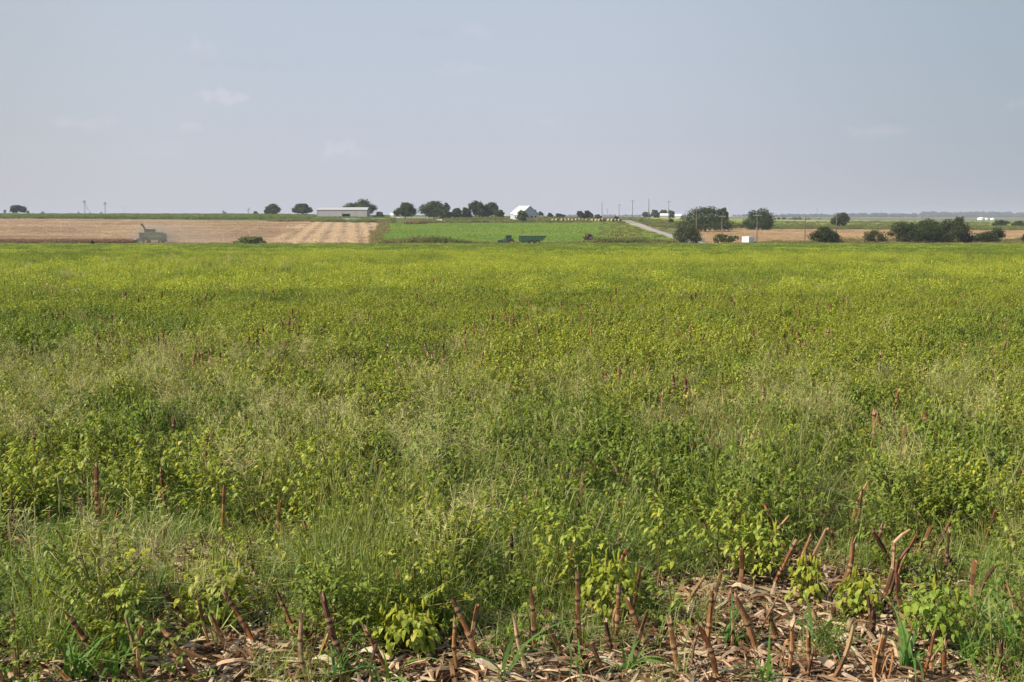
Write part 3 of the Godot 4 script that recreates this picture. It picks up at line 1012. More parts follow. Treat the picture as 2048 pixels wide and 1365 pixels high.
func bale(label: String, px: float, d: float, r: float, turn: float) -> void:
	var p := ground_at(px, d)
	var o := thing("round_hay_bale", p, turn)
	tag(o, label, "hay bale", "round hay bales in a row by the road")
	var mb := MB.new()
	var seg := 18
	for s in seg:
		var a0 := TAU * s / seg
		var a1 := TAU * (s + 1) / seg
		for k in 4:
			var z0 := -0.75 + k * 0.375
			var q := [Vector3(cos(a0) * r, r + sin(a0) * r, z0), Vector3(cos(a1) * r, r + sin(a1) * r, z0), Vector3(cos(a1) * r, r + sin(a1) * r, z0 + 0.375), Vector3(cos(a0) * r, r + sin(a0) * r, z0 + 0.375)]
			mb.quad(q[0], q[1], q[2], q[3], vary(Color(0.31, 0.25, 0.165), 0.2))
	put("roll", mb.mesh(), M.matte, o)
	mb = MB.new()
	for z in [-0.755, 0.755]:
		for k in 3:
			for s in seg:
				var a0 := TAU * s / seg
				var a1 := TAU * (s + 1) / seg
				var r0 := r * k / 3.0
				var r1 := r * (k + 1) / 3.0
				mb.quad(Vector3(cos(a0) * r0, r + sin(a0) * r0, z), Vector3(cos(a1) * r0, r + sin(a1) * r0, z), Vector3(cos(a1) * r1, r + sin(a1) * r1, z), Vector3(cos(a0) * r1, r + sin(a0) * r1, z), vary(Color(0.25, 0.18, 0.115), 0.2))
	put("end_face", mb.mesh(), M.matte, o)

func fence(label: String, px0: float, px1: float, d: float, h: float, posts: int, rails: int, col: Color) -> void:
	var a := ground_at(px0, d)
	var b := ground_at(px1, d)
	var o := thing("board_fence", a)
	tag(o, label, "fence")
	for i in posts:
		var p := ground_at(lerpf(px0, px1, i / float(posts - 1)), d) - a
		var mb := MB.new()
		mb.box(p + Vector3(0, h / 2 - 0.2, 0), Vector3(0.14, h + 0.4, 0.14), col)
		put("post", mb.mesh(), M.matte, o)
	for r in rails:
		var mb := MB.new()
		var y := h * (r + 0.7) / (rails + 0.2)
		for i in posts - 1:
			var p := ground_at(lerpf(px0, px1, i / float(posts - 1)), d) - a
			var q := ground_at(lerpf(px0, px1, (i + 1) / float(posts - 1)), d) - a
			mb.box((p + q) / 2 + Vector3(0, y, 0.09), Vector3(p.distance_to(q), 0.2, 0.05), col, Basis(Vector3.BACK, atan2(q.y - p.y, q.x - p.x)))
		put("rail", mb.mesh(), M.matte, o)

func car(called: String, label: String, px: float, d: float, turn: float, col: Color, pickup: bool) -> void:
	var o := thing(called, ground_at(px, d), turn)
	tag(o, label, "pickup truck" if pickup else "car")
	var b := MB.new()
	b.prism(PackedVector2Array([Vector2(-2.5, 0.4), Vector2(2.5, 0.4), Vector2(2.55, 1.0), Vector2(-1.2, 1.05), Vector2(-2.45, 0.95)]), -0.92, 0.92, col)
	part(o, "body", b, M.paint)
	b = MB.new()
	b.hull(Vector3(0.1 if pickup else 0.6, 1.38, 0), Vector3(2.3 if pickup else 3.2, 0.66, 1.7), Vector2(0.72, 0.88), Vector2.ZERO, Color(0.03, 0.035, 0.04))
	var cab := part(o, "windows", b, M.glass)
	b = MB.new()
	b.box(Vector3(0.1 if pickup else 0.6, 1.73, 0), Vector3(1.7 if pickup else 2.4, 0.07, 1.5), col)
	put("roof", b.mesh(), M.paint, cab)
	for z in [-0.85, 0.85]:
		wheel(o, Vector3(-1.6, 0.37, z), 0.37, 0.24, Color(0.4, 0.4, 0.4), 0)
		wheel(o, Vector3(1.6, 0.37, z), 0.37, 0.24, Color(0.4, 0.4, 0.4), 0)

func grain_leg(label: String, px: float, pytop: float, d: float, spout: float) -> void:
	var base := ground_at(px, d)
	var h := at(px, pytop, d).y - base.y
	var o := thing("grain_elevator_leg", base)
	tag(o, label, "grain elevator")
	var c := Color(0.30, 0.31, 0.33)
	var b := MB.new()
	for x in [-0.8, 0.8]:
		for z in [-0.8, 0.8]:
			b.box(Vector3(x, h / 2, z), Vector3(0.35, h, 0.35), c)
	for i in 8:
		b.box(Vector3(0, h * (i + 0.5) / 8, 0.8), Vector3(2.2, 0.22, 0.22), c, Basis(Vector3.BACK, 0.8 if i % 2 else -0.8))
	part(o, "tower", b, M.matte)
	b = MB.new()
	b.hull(Vector3(0, h - 1.5, 0), Vector3(5.5, 5.0, 3.0), Vector2(0.7, 0.8), Vector2.ZERO, Color(0.25, 0.26, 0.29))
	part(o, "head", b, M.matte)
	if spout != 0.0:
		b = MB.new()
		b.tube([Vector3(0.5, h - 4.0, 0), Vector3(spout, 9.0, 0)], [0.55, 0.5], 6, [c])
		part(o, "spout", b, M.matte)

func grain_bin(label: String, px: float, d: float, r: float, h: float, col: Color, group: String) -> void:
	var o := thing("grain_bin", ground_at(px, d))
	tag(o, label, "grain bin", group)
	var b := MB.new()
	b.tube([Vector3(0, -0.5, 0), Vector3(0, h * 0.68, 0)], [r, r], 20, [col])
	part(o, "wall", b, M.metal_roof)
	b = MB.new()
	b.tube([Vector3(0, h * 0.68, 0), Vector3(0, h, 0)], [r * 1.05, r * 0.12], 20, [col * 1.05])
	part(o, "roof", b, M.metal_roof)

# ---------------------------------------------------------------- cut corn stalks
func stalk_mesh(l: float, rad: float, tone: Color, dark_top: float, sides := 9) -> ArrayMesh:
	var mb := MB.new()
	var rings := maxi(4, int(l / 0.014))
	if sides < 6:
		rings = 6
	var bend := Vector3(rr(-1, 1), 0, rr(-1, 1)) * 0.02 * l / 0.35
	var next_node := rr(0.02, 0.08)
	var nodes := []
	while next_node < l:
		nodes.append(next_node)
		next_node += rr(0.085, 0.15)
	var streak := []
	for k in sides:
		streak.append(rr(0.45, 1.45))
	var last := []
	var slant := rr(-0.9, 0.9)
	for i in rings + 1:
		var y := l * i / rings
		var near := 1.0
		for q in nodes:
			near = minf(near, absf(y - q))
		var r := rad * (1.0 - 0.16 * y / l) * (1.0 + 0.24 * exp(-near * near / 0.00012))
		var c := Vector3(0, y, 0) + bend * sin(PI * y / l)
		var ring := []
		for k in sides:
			var a := TAU * k / sides
			var p := c + Vector3(cos(a) * r, 0, sin(a) * r)
			if i == rings:
				p.y += r * slant * cos(a) + rr(-0.028, 0.034)
			ring.append(p)
		if i > 0:
			for k in sides:
				var t := y / l
				var col := vary(tone * streak[k], 0.16)
				col = mixc(col, Color(0.075, 0.045, 0.03), (0.7 if near < 0.007 else 0.0) + dark_top * smoothstep(0.72, 1.0, t))
				if near > 0.007 and near < 0.022:
					col = mixc(col, Color(0.50, 0.36, 0.20), 0.35)
				mb.quad(last[k], last[(k + 1) % sides], ring[(k + 1) % sides], ring[k], col)
				streak[k] = clampf(streak[k] + rr(-0.2, 0.2), 0.42, 1.5)
		last = ring
	var mid := Vector3(0, l - 0.006, 0)
	for k in sides:                                   # the frayed pith of the cut
		mb.tri(last[k], last[(k + 1) % sides], mid, vary(mixc(Color(0.50, 0.38, 0.25), tone, 0.2 + dark_top if sides > 5 else 0.9), 0.2))
	return mb.mesh()

func sheath_mesh(l: float, rad: float, tone: Color, kind: int) -> ArrayMesh:
	var mb := MB.new()
	var a := rr(0, TAU)
	var out := Vector3(cos(a), 0, sin(a))
	var side := Vector3(-sin(a), 0, cos(a))
	var y0 := l * (rr(0.05, 0.35) if kind == 0 else rr(0.5, 0.8))
	var pts := []
	var wid := []
	var n := 7
	var ll := rr(0.10, 0.2) if kind == 0 else rr(0.08, 0.17)
	var open := rr(0.03, 0.12)
	for i in n:
		var t := i / float(n - 1)
		if kind == 0:      # clasping the stalk, its end sprung free
			pts.append(out * (rad * 1.12 + open * t * t * ll * 4.0) + Vector3(0, y0 + ll * t, 0))
		else:              # hanging down from a node
			pts.append(out * (rad * 1.05 + ll * 0.22 * sin(t * 2.6)) + Vector3(0, y0 + 0.03 * sin(t * 3.0) - ll * t * t, 0) + side * 0.03 * t)
		wid.append(rad * ([1.0, 1.25, 1.1, 0.9, 0.8, 0.5, 0.1][i] if kind == 0 else [0.9, 1.0, 0.8, 0.9, 0.6, 0.5, 0.1][i]))
	var cols := []
	for i in n:
		cols.append(vary(tone, 0.2))
	mb.ribbon(pts, side, wid, cols)
	return mb.mesh()

const RUSSET := Color(0.205, 0.088, 0.040)
const OCHRE := Color(0.265, 0.132, 0.058)
const UMBER := Color(0.115, 0.056, 0.036)
const PALE := Color(0.42, 0.285, 0.155)
var thin_out := []         # where the weeds stand thin so that a stalk shows: [x, z, radius]

func corn_stalk(base: Vector3, top: Vector3, rad: float, tone: Color, dark: float, sheaths: int, label: String, group: String) -> Node3D:
	var o := thing("corn_stalk", base)
	var y := (top - base).normalized()
	var x := y.cross(Vector3(0.2, 0.1, 1)).normalized()
	o.basis = Basis(x, y, x.cross(y)) * Basis(Vector3.UP, rr(0, TAU))
	var l := base.distance_to(top) + 0.03
	tag(o, label, "corn stalk", group)
	put("stalk", stalk_mesh(l, rad * rr(0.9, 1.1), tone, dark), M.dry, o, Vector3(0, -0.03, 0))
	for i in sheaths:
		put("leaf_sheath", sheath_mesh(l, rad, mixc(tone * 1.5, PALE, rng.randf()), 1 if (i == 2 or rng.randf() < 0.25) else 0), M.dry_leaf, o)
	return o

# top x, y, foot x, y (photograph pixels), half width in pixels, tone, dark top, loose sheaths, label
var FRONT := [
	[137, 1232, 174, 1345, 8, RUSSET, 0.0, 1, "thick cut stalk with a pale cut face, leaning left near the left edge"],
	[118, 1343, 119, 1374, 6, OCHRE, 0.1, 0, "short stump of a stalk cut off by the bottom edge, far left"],
	[328, 1181, 371, 1270, 7, UMBER, 0.5, 1, "dark stalk leaning left against the left side of the yellow green weed"],
	[318, 1250, 376, 1364, 8, RUSSET, 0.2, 2, "left leaning stalk with a torn pale sheath, in front of the yellow green weed"],
	[425, 1236, 448, 1308, 7, OCHRE, 0.1, 1, "short ochre stalk right below the large yellow green weed"],
	[451, 1191, 492, 1294, 7, RUSSET, 0.3, 1, "left leaning stalk with a snapped pale strip on top, right of the yellow weed"],
	[557, 1191, 583, 1287, 6, RUSSET, 0.6, 1, "orange brown stalk with a blackened top between the two bushy weeds, left of centre"],
	[603, 1236, 605, 1366, 6, PALE, 0.1, 2, "straight upright pale stalk wrapped in its sheath, left of the small bushy weed"],
	[646, 1195, 694, 1349, 8, UMBER, 0.3, 2, "long dark stalk leaning left, two stalks left of the small bushy weed"],
	[730, 1258, 772, 1355, 6, OCHRE, 0.1, 0, "slim brown stalk leaning left just in front of the small bushy weed"],
	[858, 1264, 871, 1301, 5, UMBER, 0.2, 1, "short dark stub close against the right side of the small bushy weed"],
	[911, 1246, 916, 1345, 5, OCHRE, 0.0, 1, "thin upright stalk crossed by a longer leaning one, right of the small bushy weed"],
	[909, 1208, 970, 1345, 7, RUSSET, 0.8, 1, "long stalk with a charred top leaning left over a thin upright one"],
	[1030, 1243, 1066, 1354, 5, PALE, 0.0, 0, "thin pale stalk leaning left behind the arching green grass blade"],
	[1063, 1191, 1070, 1304, 6, OCHRE, 0.7, 1, "upright orange stalk with a dark top in the middle of the front rows"],
	[1095, 1253, 1128, 1318, 6, OCHRE, 0.2, 0, "short left leaning stalk right of the upright orange one at the centre"],
	[1145, 1267, 1143, 1300, 3, UMBER, 0.3, 0, "small dark stub below the tall jointed stalk at the centre"],
	[1155, 1150, 1167, 1301, 6, OCHRE, 0.8, 2, "tallest jointed stalk at the centre, with a ragged dark top"],
	[1237, 1178, 1240, 1290, 6, RUSSET, 0.5, 2, "reddish upright stalk with curled sheaths below the pale weed, right of centre"],
	[1211, 1243, 1238, 1321, 6, UMBER, 0.2, 1, "short stalk leaning left onto the foot of a reddish upright one"],
	[1256, 1202, 1305, 1301, 7, RUSSET, 0.2, 0, "thick left leaning stalk just right of the reddish upright one"],
	[1340, 1239, 1378, 1356, 7, OCHRE, 0.1, 0, "smooth brown stalk leaning left, alone between centre and right"],
	[1425, 1183, 1427, 1308, 7, OCHRE, 0.4, 1, "upright jointed stalk crossed at its foot by a leaning one, right of centre"],
	[1399, 1253, 1445, 1364, 7, RUSSET, 0.2, 0, "left leaning stalk that crosses the foot of the upright jointed one"],
	[1398, 1258, 1400, 1331, 4, UMBER, 0.3, 1, "thin dark upright sliver left of the crossing pair of stalks"],
	[1474, 1200, 1529, 1304, 8, OCHRE, 0.3, 2, "thick split stalk leaning left, over the pale litter right of centre"],
	[1538, 1219, 1576, 1292, 7, RUSSET, 0.2, 1, "left leaning stalk with a pale knot behind the one with the hanging leaf"],
	[1584, 1246, 1592, 1357, 7, OCHRE, 0.1, 3, "upright stalk with a dry leaf hanging down from its joint"],
	[1618, 1270, 1652, 1357, 6, OCHRE, 0.2, 0, "bent greyish stalk leaning left, right of the one with the hanging leaf"],
	[1628, 1300, 1640, 1360, 4, UMBER, 0.3, 0, "dark thin shoot behind the foot of the greyish leaning stalk"],
	[1748, 1229, 1763, 1273, 7, UMBER, 0.0, 1, "broken upper piece of stalk with a pale rim, above a thick one at the right"],
	[1771, 1263, 1779, 1368, 9, OCHRE, 0.2, 3, "thick upright stalk with torn sheaths at its neck, lower right"],
	[1869, 1267, 1873, 1364, 5, RUSSET, 0.5, 2, "thin reddish upright stalk in the grass, lower right"],
	[1891, 1290, 1926, 1357, 6, RUSSET, 0.2, 1, "reddish stalk leaning left next to a thin upright one, lower right"],
	[2004, 1287, 2036, 1361, 6, UMBER, 0.1, 1, "dark stalk leaning left in the bottom right corner"],
	[1591, 1085, 1560, 1178, 6, RUSSET, 0.3, 1, "tall stalk leaning right in the second row, in front of the pale green weed"],
	[1620, 1079, 1618, 1136, 5, OCHRE, 0.1, 0, "smooth upright stalk right of the right leaning one in the second row"],
	[1707, 1082, 1703, 1181, 6, RUSSET, 0.2, 1, "upright brown stalk standing deep in the weeds on the right"],
	[1767, 1051, 1763, 1132, 5, UMBER, 0.3, 2, "upright stalk of a crossing pair in the second row on the right"],
	[1758, 1065, 1734, 1116, 5, UMBER, 0.2, 1, "right leaning stalk of a crossing pair in the second row on the right"],
	[1788, 1087, 1784, 1204, 5, Color(0.34, 0.20, 0.10), 0.0, 1, "pale stalk with its top snapped over to the right"],
	[1859, 1062, 1850, 1135, 6, OCHRE, 0.0, 2, "orange upright stalk with crossing dry leaves, second row on the right"],
	[1898, 1065, 1907, 1175, 4, UMBER, 0.2, 3, "dark ragged stalk swathed in husk, rightmost of the second row"],
	[1668, 1178, 1671, 1214, 4, UMBER, 0.1, 0, "small dark stub in the low weeds between the two right hand rows"],
	[1645, 1024, 1647, 1070, 5, UMBER, 0.3, 1, "dark stub in front of the dark green weeds on the right"],
	[191, 1089, 157, 1140, 7, UMBER, 0.4, 2, "dark broken stalk leaning right, upper left of the yellow green weed"],
	[309, 1073, 304, 1118, 6, RUSSET, 0.3, 1, "short dark stalk at the foot of a right leaning one, above the yellow green weed"],
	[331, 1051, 311, 1098, 6, RUSSET, 0.3, 1, "right leaning reddish stalk above the large yellow green weed"],
	[222, 1082, 222, 1110, 4, UMBER, 0.2, 0, "small dark stub left of the reddish pair above the yellow green weed"],
	[321, 942, 323, 1045, 5, RUSSET, 0.1, 3, "tall reddish stalk with branching dry leaves in the left middle distance"],
	[386, 937, 388, 1004, 4, RUSSET, 0.1, 1, "slender reddish stalk right of the tall one with branching dry leaves"],
	[108, 946, 105, 985, 6, UMBER, 0.4, 2, "dark ragged stalk in the grass near the left edge, middle distance"],
	[456, 1044, 456, 1092, 3, UMBER, 0.2, 0, "thin dark stalk in the grass above and right of the yellow green weed"],
	[526, 1036, 527, 1078, 5, UMBER, 0.3, 1, "dark brown stub in the seed grass left of the centre"],
	[750, 974, 752, 1012, 5, UMBER, 0.2, 0, "short dark upright stalk in the grass left of the centre, middle distance"],
	[1239, 1072, 1237, 1135, 5, UMBER, 0.2, 1, "dark stalk with a swollen joint above the pale weed right of centre"],
	[1182, 1018, 1179, 1046, 5, PALE, 0.0, 1, "pale husk topped stalk in the seed grass right of the centre"],
	[1382, 1094, 1380, 1120, 4, PALE, 0.1, 0, "pale stub at the edge of the grass between centre and right"]]

# clusters in the middle distance: where their tops show, and a phrase
const CLUSTERS := [
	[[330, 702, 343, 692, 362, 706, 381, 712, 396, 704, 415, 698, 434, 704, 316, 739, 296, 706, 273, 716], "in the clump behind the dead grass tuft"],
	[[89, 634, 100, 629, 107, 628, 122, 628, 161, 627, 170, 626, 180, 625, 190, 629, 198, 628, 206, 629, 220, 628, 224, 627], "in the far row of stalks at the left edge"],
	[[562, 642, 575, 638, 581, 641], "of the small lone group left of centre"],
	[[767, 695, 856, 690, 864, 694, 888, 690, 935, 682, 961, 703, 1064, 708, 1039, 714, 763, 740, 786, 738], "among weeds behind the pale central grass"],
	[[1213, 748, 1219, 752, 1240, 738, 1275, 749, 1316, 790, 1348, 750, 1368, 758], "in the loose line right of centre"],
	[[1166, 605, 1177, 606, 1206, 608, 1212, 607, 1226, 611, 1246, 608], "right of the dark bushy weed in mid field"],
	[[1589, 654, 1605, 664, 1613, 684, 1621, 650, 1636, 655, 1658, 656, 1513, 664], "in the mid field group on the right"],
	[[1357, 577, 1366, 579, 1371, 580, 1393, 580, 1401, 582, 1329, 584], "in the far row right of the lone pale husk"],
	[[1674, 784, 1762, 826, 1772, 824, 1804, 782, 1821, 858, 1852, 818, 1773, 706, 1997, 740, 1531, 774, 1582, 772], "scattered in the broad weeds on the right"],
	[[1640, 615, 1658, 607, 1659, 612, 1692, 616, 1727, 614, 1596, 620, 1985, 645, 2022, 640, 1780, 648, 2010, 652], "standing singly far out on the right"],
	[[1063, 655, 925, 668, 705, 606, 944, 604, 963, 590, 1063, 588, 520, 660, 640, 655], "standing singly far out near the centre"],
	[[186, 941, 267, 893, 328, 838, 60, 868, 410, 880, 48, 700, 215, 660], "half hidden in the grass on the left"]]
const ORDINAL := ["leftmost", "second from left", "third from left", "fourth from left", "fifth from left", "sixth from left", "seventh from left", "eighth from left", "ninth from left", "tenth from left", "eleventh from left", "twelfth from left"]

func build_stalks() -> void:
	for s in FRONT:
		var base := ground_pixel(s[2], s[3])
		var d := -base.z
		var top := at(s[0], s[1], d - rr(-0.03, 0.07))
		var r: float = s[4] * d / F * 0.84
		var o := corn_stalk(base, top, r, s[5], s[6], s[7], s[8], "cut corn stalks of the front rows")
		thin_out.append([base.x, base.z, 0.20 if s[3] < 1260 else 0.13])
		if s[8].begins_with("pale stalk with its top snapped"):
			var tip := at(1821, 1060, d)
			var mb := MB.new()
			var loc := o.transform.affine_inverse()
			mb.tube([loc * top, loc * (top.lerp(tip, 0.5) + Vector3(0, 0.008, 0)), loc * tip], [r * 0.9, r * 0.85, r * 0.6], 8, [Color(0.36, 0.22, 0.115), Color(0.44, 0.30, 0.17)])
			put("snapped_top", mb.mesh(), M.dry, o)
	for c in CLUSTERS:
		var list := []
		for i in range(0, c[0].size(), 2):
			list.append(Vector2(c[0][i], c[0][i + 1]))
		list.sort_custom(func(a, b): return a.x < b.x)
		for i in list.size():
			var hh := rr(0.40, 0.46)
			var d: float = (EYE - hh) * F / (list[i].y - 475.0)
			var base := ground_at(list[i].x, d)
			var top := base + Vector3(rr(-0.05, 0.05), hh, rr(-0.04, 0.04))
			var tone: Color = [RUSSET, UMBER, RUSSET, OCHRE][i % 4]
			corn_stalk(base, top, rr(0.013, 0.019), tone * rr(0.85, 1.15), rr(0, 0.4), 1 + i % 3, "cut corn stalk, %s %s" % [ORDINAL[i], c[1]], "cut corn stalks in the middle distance")
			thin_out.append([base.x, base.z, 0.11])
	for i in 120:           # farther out, too small for their parts to show
		var py := rr(505, 600)
		var d := (EYE - 0.5) * F / (py - 475.0)
		var base := ground_at(rr(-20, 2068), d)
		var o := put("corn_stalk", far_stalks[i % 4], M.dry, self, base)
		o.rotation = Vector3(rr(-0.2, 0.2), rr(0, 6), rr(-0.2, 0.2))
		o.scale = Vector3(1.5, rr(0.75, 0.98), 1.5)
		tag(o, "tiny brown corn stalk poking out of the weeds far out in the field", "corn stalk", "cut corn stalks far out in the field")
	var more := []           # the rest of the stubble, in short runs of its rows
	for k in 4:
		more.append(coll(far_stalks[k]))
	for i in 55:
		var d := 14.0 * exp(rng.randf() * 2.3)
		var x0 := d * 0.5 * rr(-1, 1)
		for r in 1 + rng.randi() % 3:
			for k in 3 + rng.randi() % 9:
				var x := x0 + k * rr(0.16, 0.3) * (1.0 + d / 60.0) + rr(-0.3, 0.3)
				var z := -d - r * 0.76
				(more[rng.randi() % 4] as Coll).add(upright(Vector3(x, H(x, z), z), rr(0, 6), 1.0 + d / 120.0, rr(0.66, 0.9), rr(-0.25, 0.25)), Color(1, 1, 1) * rr(0.6, 1.1))
	for i in 210:            # splinters and short stubs between the front stalks
		var d := sqrt(lerpf(4.4 * 4.4, 8.5 * 8.5, rng.randf()))
		var x := d * 0.47 * rr(-1, 1)
		(more[rng.randi() % 4] as Coll).add(upright(Vector3(x, H(x, -d), -d), rr(0, 6), rr(0.3, 0.8), rr(0.2, 0.62), rr(-0.7, 0.7)), Color(1, 1, 1) * rr(0.6, 1.2))
	var o := thing("corn_stubble", Vector3.ZERO)
	tag(o, "broken runs of brown corn stubble showing through the weed cover", "corn stubble", "", "stuff")
	for c in more:
		copies("stalks", c, M.dry, o)
var far_stalks := []

# a near weed whose leaves can be told apart: each leaf and seed spike is a part
func hero_weed(called: String, label: String, px0: float, px1: float, pytop: float, px_foot: float, py_foot: float, leaves: int, ll: float, yellow: float, spikes: int) -> void:
	var base := ground_pixel(px_foot, py_foot)
	var d := -base.z
	var w := (px1 - px0) / F * d
	var h := at(px_foot, pytop, d).y - base.y
	var o := thing(called, base)
	tag(o, label, "weed")
	thin_out.append([base.x, base.z, w * 0.42])
	thin_out.append([base.x - w * 0.6, base.z + 0.1, w * 0.5])     # open towards the sun
	var stems := MB.new()
	var sc := Color(0.22, 0.20, 0.06)
	var tips := []
	var nb := 11
	for b in nb:
		var a := b * 2.4 + rr(-0.3, 0.3)
		var q := w * 0.46 * sqrt((b + 0.6) / nb) * rr(0.85, 1.08)
		var e := Vector3(cos(a) * q + ((px0 + px1) / 2 - px_foot) / F * d, h * rr(0.72, 0.92) * (1.0 - 0.2 * q / w), sin(a) * q * 0.8)
		var m := Vector3(e.x * 0.45, e.y * 0.5, e.z * 0.45)
		stems.tube([Vector3.ZERO, m, e], [0.0045, 0.0035, 0.002], 5, [sc], false)
		tips.append([m, e])
	put("stem", stems.mesh(), M.leaf, o)
	var kinds := []
	for k in 8:
		var mb := MB.new()
		var y := clampf(yellow + rr(-0.35, 0.35), 0, 1)
		leaf(mb, Vector3.ZERO, Vector3(0, 0.15, 1).normalized(), 1.0, rr(0.52, 0.66), vary(mixc(GREEN * 1.15, YELLOW * 1.05, y * y), 0.12), rr(0.25, 0.7), true)
		kinds.append(mb.mesh())
	for i in leaves:
		var t: Array = tips[i % nb]
		if i % 10 < 7:        # the leafy outside of the bush
			var el := asin(rr(-0.55, 1.0))
			var az := rr(0, TAU)
			var out := Vector3(cos(az) * cos(el), sin(el), sin(az) * cos(el))
			var sp := Vector3(((px0 + px1) / 2 - px_foot) / F * d, h * 0.45, 0) + Vector3(out.x * w * 0.46, out.y * h * 0.46, out.z * w * 0.42) * rr(0.75, 1.0) * (1.0 + 0.18 * sin(az * 5.0 + el * 4.0))
			var lf := put("leaf", kinds[rng.randi() % 8], M.leaf, o, sp)
			lf.basis = Basis(Vector3.UP, PI / 2 - az + rr(-0.7, 0.7)) * Basis(Vector3.RIGHT, rr(0.1, 0.9)) * Basis.from_scale(Vector3.ONE * ll * rr(0.65, 1.15))
			continue
		var s := rr(0.0, 1.0)
		var q: Vector3 = (t[0] as Vector3).lerp(t[1], s) if rng.randf() < 0.8 else (t[0] as Vector3) * rr(0.6, 1.0)
		var a := rr(0, TAU)
		var o2 := put("leaf", kinds[rng.randi() % 8], M.leaf, o, q)
		o2.basis = Basis(Vector3.UP, a) * Basis(Vector3.RIGHT, rr(-0.3, 1.0)) * Basis.from_scale(Vector3.ONE * ll * rr(0.6, 1.15))
	for i in spikes:
		var mb := MB.new()
		var t: Array = tips[i % nb]
		spike(mb, t[1], Vector3(rr(-0.15, 0.15), 1, rr(-0.15, 0.15)).normalized(), h * rr(0.14, 0.24), 0.007, mixc(GREEN, YELLOW, rr(0.5, 1.0)))
		put("seed_spike", mb.mesh(), M.leaf, o)

func grass_tuft(label: String, px: float, py: float, blades: int, h: float, w: float, col: Color) -> void:
	var o := thing("grass_tuft", ground_pixel(px, py))
	tag(o, label, "grass tuft", "bright green grass tufts among the front stalks")
	for i in blades:
		var mb := MB.new()
		blade(mb, Vector3(rr(-0.03, 0.03), 0, rr(-0.03, 0.03)), rr(0, TAU), h * rr(0.6, 1.1), w * rr(0.7, 1.2), rr(0.3, 2.0), vary(col, 0.15), 8)
		put("blade", mb.mesh(), M.leaf, o)

# ---------------------------------------------------------------- what grows and lies on the ground
func coll(m: Mesh) -> Coll:
	var c := Coll.new()
	c.mesh = m
	return c

func colls(n: int, build: Callable) -> Array:
	var out := []
	for i in n:
		out.append(coll(build.call(i)))
	return out

func cover(called: String, label: String, category: String, lists: Array, material: Material) -> void:
	var o := thing(called, Vector3.ZERO)
	tag(o, label, category, "", "stuff")
	for l in lists:
		copies("growth", l, material, o)

func near(px: float, py: float, spots: Array) -> float:      # how much a place belongs to the listed patches
	var most := 0.0
	for s in spots:
		var u: float = (px - s[0]) / s[2]
		var v: float = (py - s[1]) / s[3]
		most = maxf(most, (s[4] if s.size() > 4 else 1.0) * exp(-(u * u + v * v)))
	return most

const HAZY_GRASS := [[330, 745, 230, 50], [110, 770, 130, 60], [560, 850, 130, 55, 0.8], [760, 795, 250, 45], [1020, 795, 150, 38], [880, 935, 90, 45, 0.7], [520, 930, 70, 60, 0.7], [1330, 850, 120, 45, 0.5], [20, 860, 120, 60, 0.5], [1600, 880, 120, 40, 0.35], [1930, 770, 60, 30, 0.4], [410, 538, 130, 7, 1.0], [110, 560, 120, 10, 0.7], [640, 1080, 130, 60, 0.5], [900, 1090, 180, 60, 0.55]]
const SEED_GRASS := [[620, 1090, 200, 110, 0.8], [950, 1090, 330, 130, 1.0], [1250, 1010, 200, 100, 0.9], [1480, 950, 180, 90, 0.8], [1650, 950, 110, 90, 0.6], [300, 990, 280, 80, 0.5], [1370, 1090, 140, 80, 0.7], [80, 1080, 130, 120, 0.6], [1990, 1110, 60, 90, 0.5]]
const LUSH := [[1024, 493, 1500, 6, 1.0], [1900, 500, 330, 9, 0.9], [800, 865, 150, 45], [1090, 960, 170, 60], [1860, 1030, 200, 80], [1560, 1000, 110, 60, 0.7], [240, 800, 90, 50, 0.8], [900, 880, 140, 40, 0.8], [1220, 900, 200, 45, 0.7], [1960, 940, 140, 60], [400, 900, 160, 50, 0.7], [1100, 606, 60, 14], [700, 600, 400, 12, 0.6], [200, 640, 220, 22, 0.8], [1750, 640, 250, 18, 0.5], [1980, 690, 100, 30, 0.6], [1930, 505, 260, 9], [1300, 497, 800, 5, 0.8], [300, 500, 340, 7, 0.7], [230, 590, 240, 14, 0.6], [100, 680, 160, 30, 0.5], [1530, 640, 90, 14, 0.5]]
const GOLDEN := [[800, 530, 520, 22, 0.9], [1150, 560, 500, 26, 0.9], [1500, 600, 300, 50, 0.8], [1050, 650, 380, 45, 0.7], [1450, 720, 300, 70, 0.7], [300, 575, 240, 12, 0.6], [660, 840, 70, 30, 0.8], [1800, 535, 240, 12, 0.6], [1300, 700, 200, 70, 0.7], [560, 640, 160, 30, 0.5], [80, 1060, 80, 70, 0.6]]
const OPEN := [[1510, 1200, 100, 32, 0.9], [330, 1120, 140, 45, 0.75], [1740, 1165, 150, 25, 0.15], [1680, 1040, 60, 25, 0.5], [365, 735, 60, 28, 0.8], [60, 1240, 60, 20, 0.3], [1090, 1265, 350, 16, 0.4], [420, 550, 90, 5, 0.6]]

